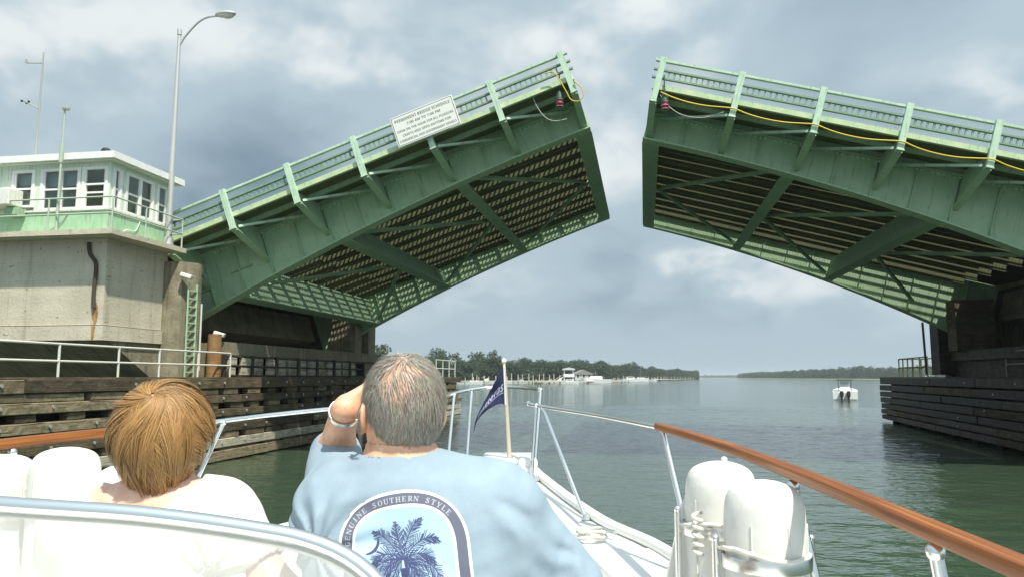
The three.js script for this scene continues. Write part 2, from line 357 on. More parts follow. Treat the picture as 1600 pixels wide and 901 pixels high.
house('house', 'small white gabled house high in the trees right of the flagstaff', 1.8, 5.2, 390, 6, 4.4, 6, -0.1, M.sidingWhite);
house('house', 'white house in the trees left of the dock tower with stairs', 26, 2.4, 440, 9, 5, 7, 0.3, M.siding);
house('house', 'long low pale house behind the white yacht', 52, 2.0, 470, 16, 3.6, 8, 0.25, M.siding);
house('house', 'white house near the waterline right of the white yacht', 76, 1.6, 560, 14, 5, 8, 0.3, M.sidingWhite);
house('house', 'pale house at the water at the right end of the docks', 100, 1.4, 640, 12, 5, 8, 0.3, M.siding);
house('house', 'grey house between the trees just right of the left timber fender', -27, 2.2, 345, 8, 4.4, 7, 0.2, M.siding);
house('house', 'small grey roofed boathouse behind the pilings right of the flagstaff', 6, 1.8, 372, 7, 2.8, 6, -0.2, M.sidingWhite);
house('house', 'grey gabled house in the trees between the flagstaff and the dock tower', 13, 4.2, 425, 8, 4.6, 7, 0.15, M.siding);
house('house', 'low dark roofed shed beside the white dock tower', 29.5, 1.3, 325, 7.5, 2.2, 5, 0.2, M.siding);
{ // open dock tower with a roof and an outside stair
  const t = thing('dock_tower', 'white open dock tower with roof and outside stair', 'dock house', chart(22, 0, 300), YAW);
  part('post', [[-1.7, -1.6], [1.7, -1.6], [-1.7, 1.6], [1.7, 1.6]].map(([x, z]) => boxLH(x - 0.13, x + 0.13, -0.5, 5.2, z - 0.13, z + 0.13)), M.sidingWhite, t);
  part('floor', boxLH(-2.1, 2.1, 2.5, 2.75, -2, 2), M.sidingWhite, t);
  part('railing', [boxLH(-2.1, 2.1, 2.75, 3.7, 1.92, 2), boxLH(-2.1, 2.1, 2.75, 3.7, -2, -1.92), boxLH(2.02, 2.1, 2.75, 3.7, -1.9, 1.9)], M.sidingWhite, t);
  part('roof', poly([[-2.5, 5.2], [2.5, 5.2], [2.1, 5.75], [0, 6.2], [-2.1, 5.75]], 4.6, -2.3), M.siding, t);
  part('stair', [bar([-2.1, 2.6, 1.2], [-5.6, 0.6, 1.2], 0.25, 0.3), bar([-2.1, 3.5, 1.2], [-5.6, 1.5, 1.2], 0.12, 0.12), ...[0, 1, 2, 3, 4].map((i) => boxLH(-2.4 - i * 0.7, -1.9 - i * 0.7, 2.35 - i * 0.4, 2.43 - i * 0.4, 0.7, 1.5))], M.sidingWhite, t);
}
function dock(label, lat0, lat1, d0, d1, y, n, tall, seed) {
  const t = thing('dock', label, 'dock', [0, 0, 0]), a = chart(lat0, y, d0), b = chart(lat1, y, d1), r = rng(seed);
  part('walkway', bar(a, b, 1.8, 0.25), M.dockWood, t);
  for (let i = 0; i < n; i++) { const p = lerp3(a, b, i / (n - 1)), o = (i % 2 ? 1 : -1) * 1.2, h = y + tall * (0.6 + 0.5 * r()); part('piling', rod([p[0], -0.8, p[2] + o], [p[0], h, p[2] + o], 0.17, 0.15, 7), M.dockWood, t); }
}
dock('long weathered dock on pilings at the foot of the left shore', -48, -12, 262, 285, 1.1, 16, 1.4, 3);
dock('dock with tall pilings behind the flagstaff', -14, 20, 268, 296, 1.1, 18, 2.6, 4);
dock('low dock in front of the white dock tower', 8, 34, 262, 300, 0.9, 12, 0.9, 5);
dock('dock in front of the white yacht', 28, 52, 300, 345, 0.9, 12, 1.3, 6);
dock('dock with thin pilings beyond the white yacht', 52, 96, 390, 480, 1.0, 16, 2.0, 7);
dock('farthest dock towards the wooded point', 92, 150, 500, 640, 1.0, 14, 2.2, 8);
function hullGeo(L, B, H) { // bow towards +x
  const pos = [], idx = [], n = 12, ring = 5;
  for (let i = 0; i <= n; i++) {
    const t = i / n, x = -L / 2 + L * t, w = B / 2 * (t < 0.55 ? 1 : Math.sqrt(Math.max(0, 1 - ((t - 0.55) / 0.45) ** 2))) + 0.02, top = H * (1 + 0.35 * t * t);
    for (const [a, b] of [[-1, 1], [-0.78, 0.05], [0, -0.25], [0.78, 0.05], [1, 1]]) pos.push(x + (b > 0.5 ? 0.04 * L * t : 0), b > 0.5 ? top : b * H, a * w);
  }
  for (let i = 0; i < n; i++) { for (let k = 0; k < ring - 1; k++) { const a = i * ring + k, b = a + ring; idx.push(a, a + 1, b, a + 1, b + 1, b); } const a = i * ring, b = a + ring; idx.push(a, b, a + 4, b, b + 4, a + 4); }
  idx.push(0, 1, 2, 0, 2, 4, 2, 3, 4);
  const g = new THREE.BufferGeometry();
  g.setAttribute('position', new THREE.Float32BufferAttribute(pos, 3)); g.setIndex(idx);
  const o = g.toNonIndexed(); o.computeVertexNormals();
  return o;
}
M.hull = std({ color: new THREE.Color().setRGB(0.8, 0.8, 0.78), roughness: 0.35, side: THREE.DoubleSide });
function farBoat(label, lat, d, L, B, H, cabin, turn, mast) {
  const t = thing('moored_boat', label, 'boat', chart(lat, 0, d), YAW + turn);
  part('hull', hullGeo(L, B, H), M.hull, t);
  if (cabin) { part('cabin', poly([[-L * 0.22, H], [L * 0.24, H], [L * 0.14, H + cabin], [-L * 0.2, H + cabin]], B * 0.66, -B * 0.33), M.hull, t); part('window', boxLH(-L * 0.17, L * 0.13, H + cabin * 0.45, H + cabin * 0.8, B * 0.33, B * 0.345), M.black, t); }
  if (mast) part('mast', [rod([0, H, 0], [0, H + mast, 0], 0.05, 0.03, 6), bar([-1.2, H + mast * 0.6, 0], [1.2, H + mast * 0.62, 0], 0.05)], M.galv, t);
}
farBoat('white runabout moored below the left shore behind the pennant', -12.5, 252, 6, 2.2, 0.9, 0.6, 0.3, 0);
farBoat('small white skiff left of the runabout by the pennant', -17.5, 256, 4.5, 1.8, 0.6, 0, 0.2, 0);
farBoat('white motor boat moored before the dock tower', 19.5, 262, 6.2, 2.3, 1.0, 0.8, 0.15, 0);
farBoat('large white yacht on a lift right of the dock tower', 32, 296, 11.5, 3.4, 1.7, 1.2, Math.PI + 0.25, 3.4);
farBoat('white cruiser moored far along the docks', 57, 372, 9, 3, 1.4, 1.3, 0.2, 0);
farBoat('white boat with a mast at the right end of the docks', 70, 420, 9, 3, 1.5, 1.0, 0.2, 6);
farBoat('little white skiff below the yacht on its lift', 28.5, 262, 5, 1.9, 0.6, 0, 0.1, 0);
{ // small craft moored all along the docks
  const r = rng(31);
  for (let i = 0; i < 17; i++) {
    const f = i / 16, lat = lerp(-44, 88, f) + (r() - 0.5) * 5, d = lerp(262, 470, f * f) - 6 + r() * 14, L = 4.5 + r() * 4;
    const t = thing('moored_boat', 'little white boat among the craft moored along the far docks', 'boat', chart(lat, 0, d), YAW + (r() < 0.5 ? 0 : Math.PI) + (r() - 0.5) * 0.7, 'little white boats moored along the far docks'), H = 0.7 + r() * 0.4;
    part('hull', hullGeo(L, 1.9 + r() * 0.5, H), M.hull, t);
    part('cabin', poly([[-L * 0.1, H], [L * 0.16, H], [L * 0.1, H + 0.7 + r() * 0.7], [-L * 0.08, H + 0.9]], 1.1, -0.55), r() < 0.6 ? M.hull : M.sidingGrey, t);
  }
}
{ // the motor boat under way beyond the bridge, stern to us
  const t = thing('motor_boat', 'white motor boat with canopy and two outboards beyond the right fender', 'boat', chart(37, 0, 86), YAW - 23 * DEG);
  const hl = hullGeo(6.6, 2.5, 0.95).rotateY(Math.PI / 2);
  part('hull', [hl, boxLH(-1.22, -0.62, 0.15, 1.0, 3.2, 3.36), boxLH(0.62, 1.22, 0.15, 1.0, 3.2, 3.36), boxLH(-0.62, 0.62, 0.15, 0.86, 3.2, 3.36)], M.hull, t);
  part('console', rbox(0.95, 1.0, 0.8, 0.08, 0, 1.3, 0.4), M.hull, t);
  part('seat', rbox(1.0, 0.55, 0.5, 0.08, 0, 1.15, 1.5), M.hull, t);
  part('canopy', rbox(1.75, 0.09, 2.1, 0.04, 0, 2.2, 0.7), M.black, t);
  part('canopy_frame', [[-0.62, 0], [0.62, 0], [-0.62, 1.4], [0.62, 1.4]].map(([x, z]) => rod([x, 0.8, z], [x * 1.05, 2.2, z], 0.035, 0.035, 6)), M.black, t);
  part('windscreen', boxLH(-0.5, 0.5, 1.8, 2.15, 0.02, 0.04), M.glassDark, t);
  for (const x of [-0.34, 0.34]) { const e = part('outboard', [rbox(0.36, 0.62, 0.5, 0.1, x, 0.72, 3.62, 2), boxLH(x - 0.08, x + 0.08, -0.5, 0.45, 3.5, 3.66)], M.black, t); e.userData.label = 'black outboard engine'; }
}
// ---------------------------------------------------------------- bascule leaves
// Own axes of a leaf: s along the deck back from the tip, t square to it above the tip of the girder, v = distance along the channel.
const LEAF = 14.6, V1 = 23, V2 = 36.45, WALK = 21.2;
function makeLeaf(label, sgn, tip, angle, sag) {
  const a = angle * DEG, L = thing('bascule_leaf', label, 'drawbridge leaf', [tip[0] - sgn * LEAF * Math.cos(a), tip[1] - LEAF * Math.sin(a), -V1], 0);
  L.rotation.z = sgn * a;
  const X = (s) => sgn * (LEAF - s), Z = (v) => V1 - v, bottom = (s) => -sag * Math.max(0, s) ** 2;
  const B = (s0, s1, t0, t1, v0, v1) => boxLH(X(s0), X(s1), t0, t1, Z(v0), Z(v1));
  // main girders
  const TOP = 0.76;
  for (const [v, out] of [[V1, -1], [V2, 1]]) {
    const END = 15.6;
    const lower = [], n = 26;
    for (let i = 0; i <= n; i++) { const s = END * i / n; lower.push([X(s), bottom(s)]); }
    const web = part('girder', poly([...lower, [X(END), TOP], [X(0), TOP]], 0.03, Z(v) - 0.015), M.green, L);
    const fl = [];
    for (let i = 0; i < n; i++) { const s0 = END * i / n, s1 = END * (i + 1) / n; fl.push(bar([X(s0), bottom(s0) - 0.024, Z(v)], [X(s1 + 0.01), bottom(s1 + 0.01) - 0.024, Z(v)], 0.46, 0.045)); }
    part('bottom_flange', fl, M.green, web);
    part('top_flange', B(0, END, TOP, TOP + 0.04, v - 0.2, v + 0.2), M.green, web);
    for (let i = 0; i < 14; i++) {
      const s = 0.05 + 1.1 * i;
      if (s > END) continue;
      for (const side of [-1, 1]) part('stiffener', B(s - 0.012, s + 0.012, bottom(s) + 0.005, TOP - 0.005, v + side * 0.016, v + side * (side === out ? 0.13 : 0.17)), M.green, web);
    }
    if (out < 0) for (const [s, t] of [[12.1, -0.1], [13.6, -0.35]]) part('angle_plate', B(s - 0.38, s + 0.38, t - 0.03, t + 0.03, v - 0.1, v - 0.016), M.greenDark, web);
  }
  // cross beams
  const tipBeam = part('end_beam', [B(0, 0.04, 0.0, TOP, V1 + 0.05, V2 - 0.05), B(-0.02, 0.5, -0.05, -0.004, V1 + 0.24, V2 - 0.24)], M.greenDark, L);
  part('stiffener', [1, 2, 3, 4, 5, 6].map((i) => B(0.045, 0.16, 0, TOP - 0.05, V1 + i * 1.92, V1 + i * 1.92 + 0.025)), M.greenDark, tipBeam, 'stuff');
  for (const s of sgn > 0 ? [4.4, 8.6, 12.6] : [4.4, 8.6]) {
    const b = bottom(s) + 0.02, f = part('floor_beam', B(s - 0.015, s + 0.015, b, 0.42, V1 + 0.05, V2 - 0.05), M.greenDark, L);
    part('bottom_flange', B(s - 0.19, s + 0.19, b - 0.035, b - 0.002, V1 + 0.24, V2 - 0.24), M.greenDark, f);
    if (s < 12) for (const v of [V1 + 0.2, V2 - 0.2]) { const d = v < 30 ? 1 : -1; part('knee_plate', poly([[0, b + 0.02], [0, 0.42], [d * 1.5, 0.42], [d * 0.7, b + 0.02]].map(([p, q]) => [p, q]), 0.03, -0.015).rotateY(Math.PI / 2).translate(X(s) + 0.03, 0, Z(v)), M.greenDark, f); }
  }
  // longitudinal stringers
  for (let i = 0; i < 10; i++) {
    const v = V1 + 0.95 + i * 1.283, st = part('stringer', B(0.05, 13.9, 0.44, 0.80, v - 0.012, v + 0.012), M.steelDark, L);
    part('flange', B(0.05, 13.9, 0.41, 0.438, v - 0.11, v + 0.11), M.steelDark, st);
  }
  // bracing under the stringers
  for (const [s0, s1] of [[0.5, 4.3], [4.5, 8.5], [8.7, 12.3]]) {
    const t = (s) => Math.max(bottom(s), -0.9) + 0.22, mid = (V1 + V2) / 2;
    for (const [va, vb] of [[V1 + 0.2, mid], [V2 - 0.2, mid]]) part('brace', bar([X(s1), t(s1), Z(va)], [X(s0), t(s0), Z(vb)], 0.12, 0.1), M.greenDark, L);
  }
  // open grid deck
  const g = [];
  for (let s = 0.1; s < 13.9; s += sgn > 0 ? 0.2 : 0.12) g.push(B(s - (sgn > 0 ? 0.018 : 0.006), s + (sgn > 0 ? 0.018 : 0.006), sgn > 0 ? 0.87 : 0.85, 0.93, V1 + 0.25, V2 - 0.25));
  for (let v = V1 + 0.3; v < V2 - 0.2; v += 0.16) g.push(B(sgn < 0 || v > V2 - 1.3 ? 0.05 : 10.9, 13.9, 0.805, 0.928, v - 0.011, v + 0.011));
  // solid deck strips added so only thin slots of sun reach the stringers
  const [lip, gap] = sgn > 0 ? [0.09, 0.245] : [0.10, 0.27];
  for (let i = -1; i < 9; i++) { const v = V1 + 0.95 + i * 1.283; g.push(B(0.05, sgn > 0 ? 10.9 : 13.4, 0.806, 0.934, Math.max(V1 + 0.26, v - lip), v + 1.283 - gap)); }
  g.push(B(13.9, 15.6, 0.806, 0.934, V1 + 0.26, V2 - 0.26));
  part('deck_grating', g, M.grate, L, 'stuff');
  part('counterweight', B(15.7, 18.6, -0.7, 0.55, V1 + 0.4, V2 - 0.4), M.concreteOld, L);
  // footway, railing and brackets on both sides
  const posts = [0.15, 2.34, 4.52, 6.74, 8.94, 11.12, 13.3];
  for (const near of [1, 0]) {
    const w = near ? WALK : V2 + 1.8, gv = near ? V1 : V2, o = near ? -1 : 1;
    part('footway', B(0.02, 15.4, 0.98, 1.02, w - o * 0.04, gv - o * 0.06), M.steelDark, L);
    part('footway_beam', [0.45, 0.95].map((k) => B(0.05, 15.3, 0.84, 0.978, lerp(w, gv, k) - 0.05, lerp(w, gv, k) + 0.05)), M.greenDark, L);
    part('fascia', [B(0.02, 15.4, 0.94, 1.075, w - 0.03, w + 0.03), B(0.02, 15.4, 0.93, 0.955, w - 0.032, w + 0.09)], M.fascia, L);
    part('top_rail', B(-0.06, 15.2, 1.735, 1.80, w - 0.06, w + 0.06), M.greenPale, L);
    part('middle_rail', B(-0.06, 15.2, 1.475, 1.525, w - 0.05, w + 0.05), M.railShade, L);
    part('lower_rail', B(-0.06, 15.2, 1.24, 1.285, w - 0.05, w + 0.05), M.railShade, L);
    posts.forEach((s, i) => {
      const p = part('railing_post', [B(s - 0.085, s + 0.085, 0.53, 1.83, w + o * 0.036, w + o * 0.15), B(s - 0.10, s + 0.10, 0.52, 0.55, w + o * 0.03, w + o * 0.17)], M.greenPale, L);
      const br = part('bracket', poly([[0, 0.53], [0, 0.93], [gv - w - o * -0.0, 0.93], [(gv - w) * 0.99, bottom(s) * 0.4 + 0.06], [(gv - w) * 0.8, 0.12]], 0.03, -0.015).rotateY(Math.PI / 2).translate(X(s), 0, Z(w)), M.green, L);
      br.material = M.greenSheet ??= Object.assign(M.green.clone(), { side: THREE.DoubleSide });
      part('bracket_flange', bar([X(s), 0.52, Z(w)], [X(s), 0.06 + bottom(s) * 0.4, Z(lerp(w, gv, 0.985))], 0.2, 0.03), M.green, br);
      if (i < posts.length - 1) {
        const s1 = posts[i + 1], bal = [];
        for (let q = s + 0.24; q < s1 - 0.12; q += 0.158) bal.push(B(q - 0.024, q + 0.024, 1.286, 1.464, w - 0.022, w + 0.022));
        part('baluster_row', bal, M.railShade, L);
        const wires = []; for (let q = s + 0.12; q < s1 - 0.1; q += 0.034) wires.push(B(q - 0.0035, q + 0.0035, 1.07, 1.735, w + o * -0.052, w + o * -0.058));
        part('wire_mesh', wires, M.greenPale, L, 'stuff');
        if (near) part('brace', bar([X(s1) + sgn * 0.1, 0.62, Z(w + 0.08)], [X(s) - sgn * 0.3, 0.70, Z(gv - 0.1)], 0.07, 0.07), M.greenPale, L);
      }
    });
    if (near) { // pale tabs standing in for sun dots where footway meets girder
      const c = [];
      for (let s = 0.4; s < 13; s += 0.145) if ((s * 7 | 0) % 5) c.push(B(s, s + 0.07, 0.665, 0.715, gv - 0.23, gv - 0.19));
      part('sun_dot_row', c, M.greenPale, L, 'stuff');
    }
  }
  return { L, X, Z, B, at: (s, t, v) => L.localToWorld(V(X(s), t, Z(v))).toArray(), posts };
}
const leafL = makeLeaf('green raised drawbridge leaf on the left carrying the white schedule sign', 1, [-1.49, 10.1], 19.3, 0.0058);
const leafR = makeLeaf('green raised drawbridge leaf on the right with a yellow hose along its side', -1, [0.11, 9.67], 15.2, 0.0078);
scene.updateMatrixWorld(true);

// ---- schedule sign
{
  const cv = document.createElement('canvas'); cv.width = 1024; cv.height = 512;
  const c = cv.getContext('2d');
  c.fillStyle = '#dcdfd8'; c.fillRect(0, 0, 1024, 512);
  c.strokeStyle = '#3a3f3c'; c.lineWidth = 9; c.strokeRect(16, 16, 992, 480);
  c.fillStyle = '#454a4a'; c.textAlign = 'center'; c.textBaseline = 'middle';
  const line = (s, y, px, w) => { c.font = 'bold ' + px + 'px sans-serif'; c.save(); c.translate(512, y); c.scale(Math.min(1.2, w / c.measureText(s).width), 1); c.fillText(s, 0, 0); c.restore(); };
  line('PERMANENT BRIDGE SCHEDULE', 88, 74, 920);
  line('7:00 AM TO 7:00 PM', 176, 62, 560);
  line('OPEN ON THE HOUR FOR ALL PLEASURE', 268, 58, 930);
  line('CRAFTS AND OPEN ANYTIME FOR', 352, 58, 800);
  line('COMMERCIAL AND GOVERNMENT VESSELS', 436, 58, 940);
  const tx = new THREE.CanvasTexture(cv); tx.colorSpace = THREE.SRGBColorSpace;
  const p = [-6.14, 9.87], t = thing('schedule_sign', 'white rectangular sign with bridge opening hours on the left leaf railing', 'sign', [p[0], p[1], -(WALK - 0.3)]);
  t.rotation.z = 18.9 * DEG;
  part('board', rbox(1.97, 0.94, 0.03, 0.012), M.white, t);
  const face = new THREE.PlaneGeometry(1.95, 0.92).translate(0, 0, 0.018);
  part('lettering', face, std({ map: tx, roughness: 0.55 }), t);
  part('bracket', [boxLH(-0.7, -0.64, -0.4, 0.55, -0.12, -0.02), boxLH(0.64, 0.7, -0.4, 0.55, -0.12, -0.02)], M.galv, t);
}
// ---- red navigation lanterns at the leaf tips
M.redGlass = std({ color: new THREE.Color().setRGB(0.32, 0.015, 0.035), roughness: 0.25 });
M.lanternGreen = std({ color: new THREE.Color().setRGB(0.03, 0.08, 0.06), roughness: 0.5 });
function lantern(label, p, body) {
  const t = thing('navigation_lantern', label, 'signal lantern', p);
  part('housing', [new THREE.CylinderGeometry(0.07, 0.115, 0.2, 16).translate(0, 0.24, 0), new THREE.CylinderGeometry(0.125, 0.125, 0.025, 16).translate(0, 0.13, 0), rod([0, 0.33, 0], [0, 0.9, 0], 0.018)], body, t);
  part('red_lens', new THREE.LatheGeometry([[0.001, -0.11], [0.07, -0.1], [0.1, -0.03], [0.105, 0.06], [0.09, 0.12], [0.001, 0.12]].map((q) => new THREE.Vector2(...q)), 18), M.redGlass, t);
  for (let k = 0; k < 3; k++) part('guard_ring', new THREE.TorusGeometry(0.115, 0.008, 5, 20).rotateX(Math.PI / 2).translate(0, 0.1 - k * 0.1, 0), M.galv, t);
}
lantern('red signal lantern hanging at the tip of the left bridge leaf', [-2.25, 10.32, -21.3], M.lanternGreen);
lantern('green topped red signal lantern hanging at the tip of the right bridge leaf', [0.72, 10.0, -21.12], M.lanternGreen);
// ---- hoses and cables
M.yellow = std({ color: new THREE.Color().setRGB(0.62, 0.45, 0.02), roughness: 0.5 });
M.cableGrey = std({ color: new THREE.Color().setRGB(0.35, 0.37, 0.33), roughness: 0.6 });
{
  const pts = [], P = leafR.posts;
  for (let i = 0; i < P.length - 1; i++) { const sag = [0.16, 0.17, 0.18, 0.2, 0.2, 0.2][i]; for (let k = 0; k < 6; k++) { const q = k / 6, s = lerp(P[i], P[i + 1], q); pts.push(leafR.at(s + (i ? 0 : 0.15 * (1 - q)), lerp(0.80, 0.74, Math.min(1, i + q)) + 0.04 * q - sag * 4 * q * (1 - q) * 0.8, WALK - 0.19)); } }
  solo('yellow_hose', tube(pts, 0.021, 260, 7), M.yellow, 'yellow hose slung between the posts of the right bridge leaf', 'hose');
  const c2 = [[0.3, 0.75], [0.5, 0.55], [1.0, 0.32], [1.6, 0.36], [2.1, 0.62]].map(([s, t]) => leafR.at(s, t, WALK - 0.1));
  solo('grey_cable', tube(c2, 0.014, 50, 6), M.cableGrey, 'thin grey cable drooping beside the right lantern', 'cable');
  const c3 = [[0.75, 1.35], [0.5, 1.28], [0.42, 1.0], [0.36, 0.62], [0.3, 0.3], [0.12, 0.2], [-0.05, 0.3], [-0.08, 0.55], [0.05, 0.8]].map(([s, t]) => leafL.at(s, t, WALK - 0.2));
  solo('yellow_hose', tube(c3, 0.017, 70, 6), M.yellow, 'short loop of yellow hose at the tip of the left bridge leaf', 'hose');
  const c4 = [[1.3, 0.95], [1.28, 0.6], [1.15, 0.2], [0.95, 0.02], [0.6, -0.06]].map(([s, t]) => leafL.at(s, t, WALK + 0.1));
  solo('grey_cable', tube(c4, 0.014, 50, 6), M.cableGrey, 'thin grey cable hanging under the left bridge leaf near its lantern', 'cable');
}

// ---------------------------------------------------------------- piers
function rebarStain() { return dataTex(256, (u, v) => mix3(hex(0x4a2f1c), hex(0x6b4023), clamp(0.5 + fbm(u * 9, v * 9, 3, 4), 0, 1))); }
{
  const t = thing('bridge_pier', 'concrete pier of the left leaf with the control house on top', 'bridge pier', [0, 0, 0]);
  const XF = -14.0, VF = 18.03;   // faces of the block
  part('block', [boxLH(XF - 9, XF, 3.86, 6.16, -VF - 2.65, -VF), boxLH(XF - 9.02, XF + 0.05, 3.46, 3.84, -VF - 2.65, -VF + 0.05)], M.concrete, t);
  part('slab', boxLH(-24, -13.45, 6.165, 6.30, -20.75, -17.45), M.concrete, t);
  // lower wall, leaning back under the block
  part('lower_wall', poly([[-VF - 0.35, 3.455], [-VF - 2.7, 3.455], [-VF - 5.4, 3.455], [-VF - 5.4, -1], [-VF - 2.7, -1], [-VF - 2.7, 2.2]].map(([z, y]) => [-z, y]), 7.2, 0).rotateY(Math.PI / 2).translate(XF - 7.25, 0, 0), M.concreteOld, t);
  part('rounded_nose', [new THREE.CylinderGeometry(0.62, 0.62, 7.0, 28).translate(-13.85, 2.4, -21.12)].map((g) => uvBox(g)), M.concreteOld, t);
  part('base', [boxLH(-24, -13.1, -1, 3.55, -38.2, -21.9), boxLH(-13.1, -12.95, 3.2, 3.6, -38.1, -21.9)], M.concreteOld, t);
  part('rear_wall', boxLH(-24, -19.8, 3.55, 6.39, -37.2, -22.3), M.concreteOld, t);
  part('side_wall', boxLH(-24, -14.4, 3.55, 6.39, -22.3, -21.72), M.concreteOld, t);
  part('side_wall', boxLH(-24, -13.75, 3.55, 6.39, -38.2, -37.2), M.concreteOld, t);
  part('far_column', boxLH(-14.9, -13.72, 3.56, 5.35, -36.16, -35.3), M.concreteOld, t);
  part('approach_deck', boxLH(-40, -15.2, 6.4, 7.0, -38.4, -21.3), M.concreteOld, t);
  // rust streaked crack of the drain pipe
  const rust = std({ map: dataTex(256, (u, v) => mix3(hex(0x8a5a2a), hex(0xb08a58), clamp(0.5 + fbm(u * 9, v * 5, 3, 4) * 1.5, 0, 1))), roughness: 0.95 });
  const st = []; { const r = rng(4); const sh = new THREE.Shape(); const n = 14, w = (i) => 0.02 + 0.05 * Math.sin(Math.PI * (i + 1) / (n + 2)) * (0.5 + 0.9 * r()); const l = [], q = []; for (let i = 0; i <= n; i++) { const y = 4.45 - i * 0.042; l.push([-14.23 - w(i), y]); q.push([-14.23 + w(i), y]); } void sh; st.push(poly([...l, ...q.reverse()], 0.004, -VF + 0.001)); st.push(poly([[-14.28, 3.83], [-14.17, 3.83], [-14.19, 3.62], [-14.20, 3.49], [-14.26, 3.47], [-14.27, 3.7]], 0.004, -VF + 0.052)); }
  part('rust_stain', st, rust, t);
  part('drain_pipe', tube([[-14.5, 6.05, -VF + 0.05], [-14.49, 5.86, -VF + 0.05], [-14.44, 5.72, -VF + 0.05], [-14.28, 5.52, -VF + 0.05], [-14.25, 5.36, -VF + 0.05], [-14.27, 4.6, -VF + 0.05], [-14.24, 4.3, -VF + 0.05]], 0.052, 60, 8), std({ color: new THREE.Color().setRGB(0.07, 0.055, 0.04), roughness: 0.9 }), t);
}
{
  const t = thing('bridge_pier', 'dark concrete pier under the right leaf at the frame edge', 'bridge pier', [0, 0, 0]);
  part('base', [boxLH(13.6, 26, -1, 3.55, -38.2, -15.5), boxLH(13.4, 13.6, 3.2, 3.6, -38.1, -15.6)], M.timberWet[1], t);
  part('rear_wall', boxLH(18.5, 26, 3.56, 6.19, -37.19, -22.31), M.concreteOld, t);
  part('side_wall', boxLH(13.76, 26, 3.56, 6.19, -38.2, -37.2), M.concreteOld, t);
  part('side_wall', boxLH(14.4, 26, 3.56, 6.19, -22.3, -21.02), M.concreteOld, t);
  part('side_wall', boxLH(13.05, 13.75, 5.101, 6.15, -38.1, -37.0), M.concreteOld, t);
  part('far_column', boxLH(12.95, 13.75, 2.6, 5.1, -37.9, -36.9), M.timberWet[0], t);
  part('far_column', boxLH(13.08, 14.6, 3.61, 5.75, -36.16, -35.2), M.pitTimber, t);
  part('pit_wall', boxLH(18.2, 18.45, 3.56, 6.19, -37.19, -22.31), M.pitTimber, t);
  part('block', boxLH(13.6, 24, 3.56, 6.3, -21.0, -17.6), M.concrete, t);
  part('approach_deck', boxLH(15.2, 40, 6.2, 6.8, -38.4, -21.3), M.concreteOld, t);
  for (let i = 0; i < 12; i++) part('pit_board', boxLH(18.0, 18.18, 3.6, 6.1, -24.2 - i * 1.05, -23.3 - i * 1.05), M.pitTimber, t);
  part('pipe', rod([12.75, 2.6, -38], [12.7, 5.0, -38], 0.05), M.steelDark, t);
}
